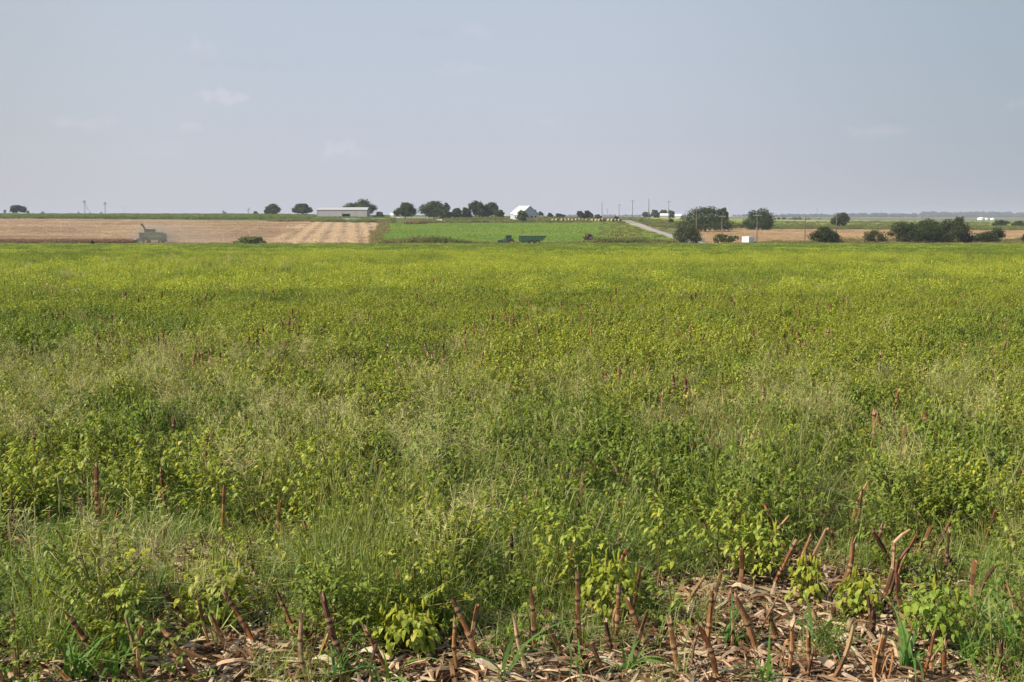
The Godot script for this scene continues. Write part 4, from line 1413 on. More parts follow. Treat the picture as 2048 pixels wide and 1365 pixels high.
func build_cover() -> void:
	var leafy := colls(10, func(i): return weed_mesh(0.40 + 0.04 * (i % 3), 0.27 + 0.03 * (i % 2), 14, 18, 0.031 + 0.004 * (i % 3), i % 4, 0.25 if i < 5 else 0.85, true))
	var grass := colls(5, func(i): return grass_mesh(0.43 + 0.05 * (i % 3), 0.30, 70, 0.0042, 5 if i % 2 else 2, 0.50 + 0.1 * (i % 3)))
	var hazy := colls(4, func(i): return panicle_mesh(0.52 + 0.04 * i, 26))
	var seeds := colls(4, func(i): return spike_mesh(0.46 + 0.04 * i, 11))
	var broad := colls(4, func(i): return broad_mesh(0.36 + 0.04 * i, 12))
	var mid := colls(5, func(i): return carpet_mesh(0.36, 0.43, 270, 0.045, 0.30 if i < 2 else 0.85, 2))
	var far := colls(5, func(i): return carpet_mesh(0.85, 0.40, 300, 0.115, 0.30 if i < 2 else 0.85, 0))
	var dry := colls(3, func(i): return rough_mesh(0.3, 0.45, 40, 0.9, 0.014))
	# the near field, plant by plant
	for i in 26000:
		var d1 := 4.3
		var d2 := 42.0
		if i < 3300:
			d2 = 12.5
		else:
			d1 = 12.5
		var d := sqrt(lerpf(d1 * d1, d2 * d2, rng.randf()))
		var x := d * 0.56 * rr(-1, 1)
		if i >= 3300 and d > 24.0 and rng.randf() < 0.25:
			continue
		var p := Vector3(x, H(x, -d), -d)
		var foot := pix(p)
		var s := pix(p + Vector3(0, 0.32, 0))
		var n := patchy.get_noise_2d(x * 9.0, d * 9.0)
		var clump := patchy.get_noise_2d(x * 38.0 + 700.0, d * 30.0)
		var thick := (1.0 - 0.9 * near(foot.x, foot.y, OPEN)) * clampf(0.92 + 1.3 * clump, 0.3, 1.0)
		# towards the road the soil lies open under litter; the edge of the growth is uneven
		var lip := 1312.0 + 50.0 * n + (105.0 if s.x < 330.0 else 0.0) + (85.0 if s.x > 1640.0 else 0.0) - (30.0 if s.x > 1330.0 and s.x < 1600.0 else 0.0)
		var open := smoothstep(lip + 40.0, lip - 40.0, foot.y)
		thick *= lerpf(0.9 if foot.y < 1318.0 else 0.5, 1.0, open)
		if rng.randf() > thick:
			continue
		var blocked := false
		for t in thin_out:
			var dx: float = x - t[0]
			var dz: float = -d - t[1]
			if dx * dx + dz * dz < t[2] * t[2] or (t[2] < 0.25 and dz > 0.0 and dz < t[2] * 4.5 and absf(dx) < t[2] * 0.6):
				blocked = true
				break
		if blocked and rng.randf() < 0.7:
			continue
		var haze := near(s.x, s.y, HAZY_GRASS)
		var seed_ := near(s.x, s.y, SEED_GRASS) + 0.12
		var lush := near(s.x, s.y, LUSH)
		var gold := near(s.x, s.y, GOLDEN)
		var short := lerpf(0.42, 1.0, open) * (0.4 if blocked else 1.0)
		var t := n * 1.5 + 0.8 * patchy.get_noise_2d(x * 26.0, d * 20.0) + rr(-0.25, 0.25) + 0.2 + gold * 0.6 - lush * 0.7 - (0.3 if d < 8.0 else 0.0) + clampf((d - 9.0) / 25.0, -0.25, 0.35)
		var wl := 0.70 + lush * 1.3 + clampf((d - 9.0) / 8.0, 0.0, 1.4)
		var wg := 0.28 + seed_ * 0.9
		var ws := 0.02 + maxf(seed_ - 0.2, 0.0) * 0.9
		var wh := haze * 0.5 + (0.08 if d < 12.0 else 0.01)
		var wb := 0.14 + (0.5 if s.x < 300.0 and s.y > 950.0 else 0.0) + (0.35 if s.x > 1600.0 and s.y > 1150.0 else 0.0)
		if open < 0.6:
			wl *= 0.4; ws *= 0.2; wg *= 2.2; wb *= 0.8; wh *= 0.3
		if d > 14.0:
			wb *= 0.15; wg *= 0.3; ws *= 0.2
		if d > 7.5 and rng.randf() < 0.02 + 0.16 * smoothstep(0.3, 0.55, patchy.get_noise_2d(x * 12.0 - 70.0, d * 12.0)):
			(dry[rng.randi() % 3] as Coll).add(upright(p, rr(0, TAU), rr(0.8, 1.15) * short), Color(1, 1, 1) * rr(0.9, 1.3))
			continue
		var pick := rng.randf() * (wl + wg + ws + wh + wb)
		var turn := rr(0, TAU)
		var k := minf(rr(0.82, 1.12) * (1.0 + 0.55 * clump), 1.12)
		if pick < wl:
			var c: Coll = leafy[(rng.randi() % 5) + (5 if t > 0.05 else 0)]
			c.add(upright(p, turn, k * short * lerpf(1.0, 0.9, gold), 0.0, rr(-0.14, 0.14)), mixc(Color(0.98, 1.0, 0.96), Color(1.28, 1.22, 1.0), 0.48 + 0.5 * t) * rr(0.85, 1.15))
		elif pick < wl + wg:
			(grass[rng.randi() % 5] as Coll).add(upright(p, turn, k * short, 0.0, rr(-0.2, 0.2)), Color(1, 1, 1) * rr(0.85, 1.15))
		elif pick < wl + wg + ws:
			(seeds[rng.randi() % 4] as Coll).add(upright(p, turn, k * short * 0.85, 0.0, rr(-0.2, 0.2)), Color(1, 1, 1) * rr(0.9, 1.15))
		elif pick < wl + wg + ws + wh:
			(hazy[rng.randi() % 4] as Coll).add(upright(p, turn, k * 0.92, 0.0, rr(-0.15, 0.15)), Color(1, 1, 1) * rr(0.9, 1.15))
		else:
			(broad[rng.randi() % 4] as Coll).add(upright(p, turn, k * rr(0.7, 1.0), 0.0, 0.0), Color(1, 1, 1) * rr(0.85, 1.2))
	# short grass and seedlings that creep over the litter between the stalks
	var low := colls(5, func(i): return grass_mesh(0.15 + 0.025 * i, 0.34, 46, 0.0045, 0, 0.25))
	var sprouts := colls(4, func(i): return weed_mesh(0.15 + 0.03 * i, 0.13, 6, 7, 0.032, 0, 0.35, true))
	for i in 3000:
		var d := sqrt(lerpf(4.3 * 4.3, 8.0 * 8.0, rng.randf()))
		var x := d * 0.52 * rr(-1, 1)
		var p := Vector3(x, H(x, -d), -d)
		var foot := pix(p)
		var n := patchy.get_noise_2d(x * 16.0 + 40.0, d * 16.0)
		var share := smoothstep(1365.0, 1255.0, foot.y) * 0.55 + 0.06 + 1.2 * n - 0.5 * near(foot.x, foot.y, [[330, 1140, 150, 60], [420, 1320, 160, 30]]) - 0.35 * near(foot.x, foot.y, [[1510, 1200, 90, 25], [1640, 1340, 120, 22], [900, 1340, 180, 22]])
		if foot.x < 330.0 or foot.x > 1800.0:
			share += 0.22
		if rng.randf() > share:
			continue
		if rng.randf() < 0.22:
			(sprouts[rng.randi() % 4] as Coll).add(upright(p, rr(0, TAU), rr(0.7, 1.3)), Color(1, 1, 1) * rr(0.85, 1.15))
		else:
			(low[rng.randi() % 5] as Coll).add(upright(p, rr(0, TAU), rr(0.7, 1.3)), Color(0.9, 1.0, 0.9) * rr(0.8, 1.15))
	# the carpet behind it
	for i in 30000:
		var d := sqrt(lerpf(30.0 * 30.0, 112.0 * 112.0, rng.randf()))
		var x := d * 0.56 * rr(-1, 1)
		carpet(mid, dry, hazy, x, d, rr(0.65, 1.45))
	for i in 33000:
		var d := sqrt(lerpf(95.0 * 95.0, 277.0 * 277.0, rng.randf()))
		var x := d * 0.56 * rr(-1, 1)
		carpet(far, dry, hazy, x, d, rr(0.6, 1.35))
	for i in 9000:        # to the sides and behind, only enough to close the ground
		var a := rr(deg_to_rad(29.0), TAU - deg_to_rad(29.0))
		var r := sqrt(lerpf(9.0, 90.0 * 90.0, rng.randf()))
		var x := r * sin(a)
		var z := -r * cos(a)
		(mid[rng.randi() % 5] as Coll).add(upright(Vector3(x, H(x, z), z), rr(0, TAU), rr(0.9, 1.5)), Color(1, 1, 1))
	cover("leafy_weeds", "dense broad leaved green and yellow weeds over the whole near field", "weeds", leafy + sprouts + mid + far, M.leaf)
	cover("field_grass", "fine green grass with seed heads among the weeds", "grass", grass + low + broad, M.leaf)
	cover("hazy_seed_grass", "pale straw coloured open seed heads hanging over the weeds", "grass", hazy, M.dry_leaf)
	cover("spiky_weeds", "upright pale green seed spikes standing in the grass", "weeds", seeds, M.leaf)
	cover("dead_weeds", "brown dead weed stems scattered through the green field", "weeds", dry, M.dry_leaf)

func carpet(list: Array, dry: Array, hazy: Array, x: float, d: float, k: float) -> void:
	var p := Vector3(x, H(x, -d), -d)
	var s := pix(p + Vector3(0, 0.3, 0))
	var n := patchy.get_noise_2d(x * 2.0, d * 2.0) + 0.9 * patchy.get_noise_2d(x * 9.0 + 50.0, d * 6.0)
	var lush := near(s.x, s.y, LUSH)
	var gold := near(s.x, s.y, GOLDEN)
	var open := near(s.x, s.y, OPEN)
	var haze := near(s.x, s.y, HAZY_GRASS)
	var clump := patchy.get_noise_2d(x * 26.0 + 700.0, d * 16.0)
	k *= 1.0 + 0.5 * clump
	if rng.randf() < -clump * 1.3:
		return
	var t := n * 1.5 + clump * 0.8 + rr(-0.3, 0.3) + gold * 0.4 - lush * 0.95 + 0.15
	if rng.randf() < haze * 0.16 and d < 130.0:
		(hazy[rng.randi() % 4] as Coll).add(upright(p, rr(0, TAU), k * 1.1), Color(1.15, 1.1, 1.05))
	if rng.randf() < open * 0.7:
		return
	if rng.randf() < 0.018 + 0.10 * smoothstep(0.35, 0.6, patchy.get_noise_2d(x * 5.0 - 300.0, d * 5.0)):
		(dry[rng.randi() % 3] as Coll).add(upright(p, rr(0, TAU), k * 1.1), Color(1, 1, 1))
		return
	var tint := mixc(Color(0.68, 0.73, 0.70), Color(1.28, 1.22, 1.04), 0.48 + 0.6 * t) * rr(0.92, 1.18)
	var c: Coll = list[(rng.randi() % 2) if t < 0.0 else 2 + rng.randi() % 3]
	c.add(upright(p, rr(0, TAU), k, k * rr(0.85, 1.15) * (1.0 + 0.3 * lush if d < 60.0 else 1.0)), tint)

func build_litter() -> void:
	var pieces := colls(9, func(i): return litter_mesh(1.0, [0.08, 0.12, 0.16, 0.2, 0.05, 0.06, 0.14, 0.04, 0.18][i], [0.3, 0.9, 0.5, 0.7, 1.2, 0.2, 0.4, 0.6, 1.0][i], [Color(0.60, 0.47, 0.30), Color(0.42, 0.27, 0.17), Color(0.64, 0.53, 0.37), Color(0.34, 0.20, 0.12), Color(0.50, 0.34, 0.22), Color(0.20, 0.11, 0.065), Color(0.58, 0.44, 0.31), Color(0.34, 0.20, 0.12), Color(0.66, 0.54, 0.36)][i]))
	for i in 34000:
		var close := i < 28000
		var d := sqrt(lerpf(13.0, 42.0, rng.randf())) if close else sqrt(lerpf(42.0, 400.0, rng.randf()))
		var x := d * 0.52 * rr(-1, 1)
		var q := pow(rng.randf(), 2.0)
		var b := Basis(Vector3.UP, rr(0, TAU)) * Basis(Vector3.BACK, rr(-0.35, 0.35)) * Basis(Vector3.RIGHT, rr(-0.6, 0.6))
		var l := lerpf(0.03, 0.26, q)
		(pieces[rng.randi() % 9] as Coll).add(Transform3D(b * Basis.from_scale(Vector3(l, lerpf(l, 0.07, 0.6), lerpf(l, 0.07, 0.6))), Vector3(x, H(x, -d) + rr(0.0, 0.02), -d)), Color(1.0, 0.93, 0.86) * rr(0.32, 0.92))
	var o := thing("corn_litter", Vector3.ZERO)
	tag(o, "pale curled corn leaves and husks littering the soil between the stalks", "corn litter", "", "stuff")
	for c in pieces:
		copies("husk_scraps", c, M.dry_leaf, o)
	for h in [[1500, 1192, 0.17, "rounded pale husk on the bare soil right of the thick split stalk"], [985, 1352, 0.2, "pale flat husk at the foot of the long charred stalk"], [740, 1330, 0.2, "cream husk strip in front of the small bushy weed"], [1700, 1352, 0.22, "broad pale husk lying left of the thick upright stalk, lower right"], [1225, 1345, 0.16, "cream husk between the two leaning stalks right of the centre"], [640, 1345, 0.18, "long pale husk lying left of the long dark stalk"]]:
		var p := ground_pixel(h[0], h[1])
		var o2 := put("corn_husk", litter_mesh(h[2] * 0.75, h[2] * 0.17, 1.0, Color(0.66, 0.54, 0.36)), M.dry_leaf, self, p + Vector3(0, 0.025, 0))
		o2.rotation.y = rr(-0.6, 0.6)
		tag(o2, h[3], "corn husk", "large pale husks on the soil")

func build_far_cover() -> void:
	var straw := colls(5, func(i): return stubble_mesh(1.7, 0.8, 34, 0.32))
	for i in 34000:
		var d := 338.0 * exp(rng.randf() * 0.76)
		var px := rr(-420, 800)
		var x := (px - 1024.0) / F * d
		if zone(px, d) != "harvested_field":
			continue
		# rows run away from the camera on the right of the field, across it on the left
		var row := x + (d - 340.0) * 0.14
		var right := smoothstep(-78.0, -66.0, row + 4.0 * sin(d * 0.05))
		var stripe := sin(row * TAU / 6.1) if right > 0.5 else sin(d * TAU / 15.0 + 0.6 * patchy.get_noise_1d(d * 3.0))
		var n := patchy.get_noise_2d(x * 0.8, d * 0.8)
		if rng.randf() < 0.3 - 0.5 * stripe * right:
			continue
		var tint := mixc(Color(0.66, 0.58, 0.53), Color(1.22, 1.17, 1.08), clampf(0.30 + 0.6 * n + (0.25 + 0.4 * right) * stripe + 0.34 * right, 0, 1))
		(straw[rng.randi() % 5] as Coll).add(upright(Vector3(x, H(x, -d), -d), PI / 2 - 0.14 if right > 0.5 else rr(-0.1, 0.1), rr(0.8, 1.3)), tint)
	for i in 12000:
		var d := 345.0 * exp(rng.randf() * 0.56)
		var px := rr(1380, 2420)
		var x := (px - 1024.0) / F * d
		if zone(px, d) != "tan_field":
			continue
		var n := patchy.get_noise_2d(x * 0.8, d * 1.6)
		if rng.randf() < 0.35:
			continue
		(straw[rng.randi() % 5] as Coll).add(upright(Vector3(x, H(x, -d), -d), rr(-0.15, 0.15), rr(0.8, 1.3)), mixc(Color(0.62, 0.52, 0.42), Color(0.92, 0.82, 0.66), 0.55 + n))
	cover("straw_stubble", "pale cut straw and stubble covering the harvested fields", "stubble", straw, M.dry_leaf)
	var turf := colls(3, func(i): return rough_mesh(1.6, 0.28, 70, 0.0, 0.09))
	for i in 16000:
		var d := 338.0 * exp(rng.randf() * 0.66)
		var px := rr(760, 1420)
		var x := (px - 1024.0) / F * d
		if zone(px, d) != "meadow":
			continue
		var n := patchy.get_noise_2d(x * 0.7, d * 0.7)
		(turf[rng.randi() % 3] as Coll).add(upright(Vector3(x, H(x, -d), -d), rr(0, TAU), rr(0.8, 1.3)), mixc(Color(1.28, 1.55, 0.95), Color(1.68, 1.66, 1.2), 0.5 + n))
	for i in 9000:
		var d := 600.0 * exp(rng.randf() * 0.75)
		var px := rr(-300, 2300)
		var x := (px - 1024.0) / F * d
		var zn := zone(px, d)
		if zn in ["harvested_field", "tan_field", "meadow"]:
			continue
		var tint := Color(1.0, 1.15, 0.8) if zn == "crop_field" else Color(2.5, 2.25, 1.5) if zn == "light_pasture" else Color(1.15, 1.1, 0.85)
		(turf[rng.randi() % 3] as Coll).add(upright(Vector3(x, H(x, -d), -d), rr(0, TAU), rr(1.2, 2.4), rr(0.8, 1.6)), tint * rr(0.8, 1.1))
	cover("meadow_grass", "short green grass of the meadow and pastures on the far slope", "grass", turf, M.tree_leaf)
	# rough growth: verge, field edges, ditch banks
	var rough := colls(5, func(i): return rough_mesh(1.1, 1.0, 80, [0.2, 0.45, 0.7, 0.9, 0.1][i], 0.10))
	var strips := [
		# px from, px to, depth from, to, count, height, brown 0..1
		[-300, 2350, 278, 300, 2600, 0.55, 0.45], [-300, 2350, 318, 338, 1800, 0.8, 0.5],
		[-300, 620, 688, 716, 1100, 1.7, 0.25], [540, 790, 632, 668, 520, 1.6, 0.35], [-300, 780, 720, 900, 900, 0.6, 0.1],
		[742, 762, 338, 470, 140, 0.75, 0.8], [757, 777, 440, 640, 150, 0.8, 0.75],
		[765, 940, 333, 345, 420, 2.0, 0.4], [940, 1030, 334, 342, 90, 1.2, 0.5], [1090, 1200, 334, 344, 120, 1.2, 0.5], [1190, 1350, 334, 348, 520, 1.9, 0.3],
		[815, 1180, 612, 640, 620, 1.6, 0.35], [812, 850, 585, 612, 80, 2.6, 0.75], [900, 1010, 690, 712, 160, 1.6, 0.3], [1060, 1260, 655, 720, 500, 1.5, 0.35], [1100, 1255, 626, 631, 260, 0.6, 0.9],
		[1395, 2350, 585, 625, 1500, 1.9, 0.15], [1395, 2350, 640, 800, 1100, 1.3, 0.3], [1500, 2350, 900, 960, 420, 1.3, 0.2], [1500, 2350, 343, 356, 900, 0.9, 0.55], [1620, 2350, 356, 372, 260, 1.4, 0.4],
		[1262, 1400, 560, 720, 420, 1.2, 0.2], [1200, 1330, 400, 600, 160, 1.0, 0.5], [1560, 2350, 790, 1100, 500, 1.4, 0.2], [1700, 2350, 1000, 1030, 320, 2.2, 0.1]]
	for s in strips:
		for i in s[4]:
			var d: float = s[2] * exp(rng.randf() * log(s[3] / float(s[2])))
			var px: float = rr(s[0], s[1])
			var x := (px - 1024.0) / F * d
			if absf(x - road_x(d)) < 4.2 and d > 312.0:
				continue
			var clump := patchy.get_noise_2d(x * 2.5, d * 2.5)
			var b: float = s[6] + 0.5 * patchy.get_noise_2d(x * 1.2 + 400.0, d)
			var kind := 4 if b < 0.12 else 0 if b < 0.3 else 1 if b < 0.5 else 2 if b < 0.7 else 3
			(rough[kind] as Coll).add(upright(Vector3(x, H(x, -d), -d), rr(0, TAU), rr(0.9, 1.5), s[5] * rr(0.6, 1.1) * (1.0 + 0.7 * clump)), Color(1, 1, 1) * rr(0.85, 1.2))
	cover("rough_verge_growth", "tall rough weeds and brush along the field edges, fences and ditch", "brush", rough, M.tree_leaf)
	# uncut corn that the combine is heading for
	var corn := colls(3, func(i): return dry_corn_mesh())
	for r in 12:
		var d := 343.0 + r * 0.76
		var x := -230.0
		while x < ground_at(268, d).x:
			(corn[rng.randi() % 3] as Coll).add(upright(Vector3(x, H(x, -d), -d), rr(0, TAU), rr(0.85, 1.1), rr(0.58, 0.76)), Color(1, 1, 1) * rr(0.95, 1.3))
			x += rr(0.45, 0.8)
	cover("standing_corn", "dark brown strip of uncut ripe corn left of the combine harvester", "corn", corn, M.dry_leaf)
	# the far woods and hedges that close the horizon
	var wood := colls(4, func(i): return wood_mesh())
	var bands := [[1480, 1660, 4300, 60, 9.0], [1560, 1800, 4700, 90, 13.0], [1660, 1830, 4500, 70, 15.0], [1840, 2060, 5000, 130, 21.0], [1930, 2330, 5600, 190, 25.0], [-300, 420, 6300, 60, 8.0], [320, 640, 5800, 60, 8.0], [1130, 1300, 4800, 60, 9.0], [1290, 1500, 5200, 70, 9.0], [1500, 1640, 1500, 24, 3.2], [-500, 2500, 6400, 420, 10.0]]
	for b in bands:
		for i in b[3]:
			var d: float = b[2] * rr(0.96, 1.05)
			var p := ground_at(rr(b[0], b[1]), d)
			(wood[rng.randi() % 4] as Coll).add(upright(p, rr(0, TAU), b[4] * rr(0.7, 1.3), b[4] * rr(0.5, 1.15)), Color(1, 1, 1) * rr(0.85, 1.15))
	cover("distant_woods", "blue grey woods and hedgerows along the horizon", "woods", wood, M.tree_leaf)

func dry_corn_mesh() -> ArrayMesh:
	var mb := MB.new()
	for k in 2:
		var p := Vector3(rr(-0.2, 0.2), 0, rr(-0.2, 0.2))
		var c := vary(Color(0.20, 0.125, 0.075), 0.2)
		mb.tube([p, p + Vector3(rr(-0.1, 0.1), 2.0, 0)], [0.03, 0.015], 4, [c], false)
		for i in 8:
			blade(mb, p + Vector3(0, 0.3 + 0.2 * i, 0), rr(0, TAU), rr(0.5, 0.8), 0.12, rr(0.9, 2.2), vary(Color(0.24, 0.15, 0.09), 0.25), 3)
		spike(mb, p + Vector3(0, 1.95, 0), Vector3.UP, 0.3, 0.03, c)
	return mb.mesh()

func wood_mesh() -> ArrayMesh:
	var mb := MB.new()
	for i in 160:
		var dir := Vector3(rng.randfn(), rng.randfn(), rng.randfn()).normalized()
		var p := Vector3(0, 0.52, 0) + Vector3(dir.x * 0.8, dir.y * 0.5, dir.z * 0.8) * rr(0.6, 1.0)
		var u := Vector3(rr(-1, 1), rr(-1, 1), rr(-1, 1)).normalized() * 0.16
		var v := dir.cross(u).normalized() * 0.16
		mb.quad(p - u, p - v, p + u, p + v, vary(Color(0.055, 0.085, 0.035), 0.25))
	return mb.mesh()

func tufts(called: String, label: String, px: float, py: float, d: float, list: Array) -> void:
	var base := ground_at(px, d) if d > 0.0 else ground_pixel(px, py)
	var o := thing(called, base)
	tag(o, label, "dry plant")
	for e in list:
		var mb := MB.new()
		for i in e[1]:
			blade(mb, Vector3(rr(-1, 1), 0, rr(-1, 1)) * e[3], rr(0, TAU), e[2] * rr(0.6, 1.1), e[4], rr(0.1, 1.8), vary(e[5], 0.2), 4)
		put(e[0], mb.mesh(), M.dry_leaf, o)

# ---------------------------------------------------------------- the scene
func _ready() -> void:
	rng.seed = 20240
	var cam := Camera3D.new()
	cam.name = "camera"
	add_child(cam)
	cam.position = Vector3(0, EYE, 0)
	cam.rotation = Vector3(-PITCH, 0, 0)
	cam.fov = rad_to_deg(2.0 * atan(682.5 / F))
	cam.near = 0.05
	cam.far = 20000.0
	cam.current = true
	var env := Environment.new()
	env.background_mode = Environment.BG_SKY
	env.tonemap_mode = Environment.TONE_MAPPER_LINEAR
	env.tonemap_exposure = 1.45
	env.sdfgi_enabled = true
	env.ssao_enabled = true
	env.ssil_enabled = true
	env.volumetric_fog_enabled = true
	env.volumetric_fog_density = 0.0
	env.fog_enabled = true
	env.fog_density = 0.00013
	env.fog_light_color = Color(0.80, 0.82, 0.88)
	var sky := Sky.new()
	var pano := PanoramaSkyMaterial.new()
	pano.panorama = make_sky()
	sky.sky_material = pano
	env.sky = sky
	var we := WorldEnvironment.new()
	we.name = "surroundings"
	we.environment = env
	add_child(we)
	var sun := DirectionalLight3D.new()
	sun.name = "sun"
	add_child(sun)
	sun.light_color = Color(1.0, 0.95, 0.86)
	sun.light_energy = 1.6
	sun.light_angular_distance = 0.6
	sun.shadow_enabled = true
	sun.look_at_from_position(SUN * 100.0, Vector3.ZERO, Vector3.UP)

	patchy.seed = 11
	patchy.frequency = 0.02
	patchy.fractal_octaves = 3
	bumpy.seed = 4
	bumpy.frequency = 0.12
	bumpy.fractal_octaves = 2
	survey()

	mat("matte", 0.85, 0.3)
	mat("paint", 0.45, 0.5)
	mat("metal_roof", 0.5, 0.4)
	mat("glass", 0.12, 0.5)
	mat("dry", 0.7, 0.3)
	mat("dry_leaf", 0.75, 0.3, Color.WHITE, Color(0.62, 0.58, 0.50))
	mat("leaf", 0.45, 0.42, Color.WHITE, Color(0.94, 0.96, 0.60))
	mat("tree_leaf", 0.8, 0.2, Color.WHITE, Color(0.60, 0.64, 0.40))
	var soil := mat("soil", 0.95, 0.2)
	soil.albedo_texture = noise_tex("soil", 0.02, [Color(0.45, 0.42, 0.40), Color(0.75, 0.72, 0.68), Color(1, 0.97, 0.93)], 3)
	soil.uv1_triplanar = true
	soil.uv1_world_triplanar = true
	soil.uv1_scale = Vector3(0.9, 0.9, 0.9)
	var land := mat("land", 0.95, 0.2)
	land.albedo_texture = noise_tex("land", 0.03, [Color(0.62, 0.62, 0.60), Color(0.88, 0.88, 0.86), Color(1, 1, 0.98)], 8)
	land.uv1_triplanar = true
	land.uv1_world_triplanar = true
	land.uv1_scale = Vector3(0.045, 0.045, 0.045)

	build_terrain(soil, land)
	drape("country_road", "pale grey country road climbing the slope to the ridge", "road", [Vector2(58.5, 312), Vector2(57.2, 330), Vector2(road_x(345), 345), Vector2(road_x(640), 640), Vector2(road_x(672), 672)], 7.4, 0.22, [Color(0.30, 0.25, 0.17), Color(0.31, 0.28, 0.27)])
	drape("dirt_track", "pale sandy track on the pasture right of the road", "dirt track", [Vector2(77, 640), Vector2(86, 622), Vector2(95, 600)], 4.0, 0.2, [Color(0.34, 0.28, 0.17), Color(0.52, 0.43, 0.28)])

	barn()
	farmhouse()
	shed("small white roofed farm shed among the trees beyond the road", 1319, 1336, 427.6, 1080, Color(0.42, 0.36, 0.33), Color(0.62, 0.58, 0.55))
	shed("low white shed left of the large tree on the right", 1349, 1361, 428.6, 1050, Color(0.55, 0.55, 0.55), Color(0.6, 0.6, 0.6))
	shed("small white outbuilding left of the trees beside the barn fence", 783, 790, 427.0, 760, Color(0.5, 0.5, 0.52), Color(0.6, 0.6, 0.6))
	combine()
	tractor()
	grain_cart()
	cargo_trailer()
	car("parked_car", "dark car with a white hood parked right of the farmhouse", 1089, 690, 0.25, Color(0.7, 0.7, 0.7), false)
	car("pickup_truck", "white pickup truck parked on the yard left of the farmhouse trees", 798, 745, 0.1, Color(0.78, 0.78, 0.78), true)
	var tk := thing("water_tank", ground_at(879, 640), 0.1)
	tag(tk, "small white horizontal tank in the grass in front of the farm trees", "tank")
	var tb := MB.new()
	tb.tube([Vector3(-1.6, 0.95, 0), Vector3(-1.35, 0.95, 0), Vector3(1.35, 0.95, 0), Vector3(1.6, 0.95, 0)], [0.25, 0.55, 0.55, 0.25], 14, [Color(0.82, 0.82, 0.82)])
	part(tk, "shell", tb, M.paint)
	for x in [-0.9, 0.9]:
		tb = MB.new()
		tb.box(Vector3(x, 0.25, 0), Vector3(0.2, 0.5, 0.7), Color(0.3, 0.3, 0.3))
		part(tk, "leg", tb, M.matte)
	fence("white board fence under the farm trees left of centre", 795, 868, 735, 1.35, 13, 2, Color(0.78, 0.78, 0.78))
	fence("low white fence in the grass below the metal barn", 676, 722, 690, 1.0, 9, 2, Color(0.74, 0.72, 0.70))
	fence("short white fence right of the metal barn", 745, 772, 690, 1.2, 6, 2, Color(0.74, 0.72, 0.70))
	var bx := 1106.0
	var which := ["leftmost", "second", "third", "fourth", "fifth", "sixth", "seventh", "eighth", "ninth", "tenth", "eleventh", "twelfth", "thirteenth", "fourteenth", "fifteenth", "sixteenth", "seventeenth", "eighteenth"]
	for i in 18:
		bale("pale round hay bale, %s%s" % [which[i], " from the left in the row beside the road"], bx, 632.0 + 3.0 * sin(i * 2.0), rr(0.92, 1.08), rr(0.5, 0.9))
		bx += rr(6.4, 7.4) + (5.0 if i in [1, 9, 13] else 0.0)

	# poles: label, pixel, top, depth, crossarm
	for p in [["bare pole left of the line of poles at the road crest", 1203, 404.5, 690, false], ["small distant pole with a crossarm beside a bare one", 1213.5, 418, 1150, true], ["pole with a crossarm left of the road crest", 1237, 409, 830, true], ["tall pole with a crossarm at the road crest", 1263.5, 400.5, 655, true], ["tall bare pole right of the road crest", 1296, 398, 600, false], ["pole with a crossarm between the small trees and the large tree", 1335.5, 402, 720, true], ["grey pole in front of the large tree", 1391, 413.5, 445, false], ["pole with a crossarm behind the round bush, right of the large tree", 1442, 430.5, 420, true], ["tall pole with a crossarm right of the white cargo trailer", 1512, 428, 350, true], ["pole with a crossarm standing alone before the tan field", 1608, 434, 352, true], ["slim pole in front of the round bush on the right", 1670, 430, 350, false], ["far thin pole on the right horizon left of the lone tree", 1631, 416, 1400, false], ["far thin pole on the right horizon right of the lone tree", 1758, 419, 1500, false], ["tiny far pole on the left horizon right of the grain elevators", 253, 411, 2300, false]]:
		pole(p[0], p[1], p[2], p[3], p[4], "utility poles of the country road")

	var g1 := "trees around the farm on the ridge"
	tree("round_tree", "lone round tree on the left ridge", 25, 58, 411, 905, g1)
	tree("round_tree", "left one of two round trees on the open ridge left of the barn", 530, 563, 408, 880, g1, {"blobs": [[-0.55, 0.2, 0, 0.34], [-0.2, 0.5, 0.2, 0.4], [0.15, 0.68, 0, 0.42], [0.5, 0.4, -0.2, 0.42], [0.3, 0.2, 0.3, 0.4], [-0.1, 0.2, -0.3, 0.36]]})
	tree("round_tree", "flat domed tree just left of the metal barn", 587, 626, 407.5, 880, g1, {"blobs": [[-0.6, 0.4, 0, 0.32], [-0.25, 0.7, 0.2, 0.34], [0.2, 0.72, 0, 0.36], [0.6, 0.4, -0.2, 0.32], [0.1, 0.35, 0.4, 0.4], [-0.3, 0.3, -0.3, 0.36], [0.4, 0.25, 0.3, 0.34], [-0.75, 0.25, 0, 0.22], [0.8, 0.3, 0, 0.22]]})
	tree("broad_tree", "broad tree with a rounded peak behind the metal barn", 690, 752, 398, 845, g1, {"low": 0.2, "blobs": [[-0.8, 0.3, 0, 0.3], [-0.5, 0.4, 0.2, 0.34], [-0.2, 0.45, 0, 0.36], [0.25, 0.7, 0, 0.32], [0.25, 0.42, 0.2, 0.4], [0.6, 0.35, 0, 0.34], [0.85, 0.35, 0, 0.24], [0.55, 0.12, 0.2, 0.32]]})
	tree("low_bush", "low bush right of the metal barn", 752, 770, 424, 800, g1, {"low": 0.0})
	tree("spreading_tree", "spreading tree over the left end of the white fence", 790, 833, 405.5, 725, g1, {"low": 0.22, "blobs": [[-0.75, 0.25, 0, 0.28], [-0.4, 0.35, 0.2, 0.34], [0.0, 0.72, 0, 0.36], [0.35, 0.6, 0.2, 0.38], [0.65, 0.3, -0.2, 0.34], [0.3, 0.2, 0.3, 0.36], [-0.1, 0.2, -0.2, 0.32]]})
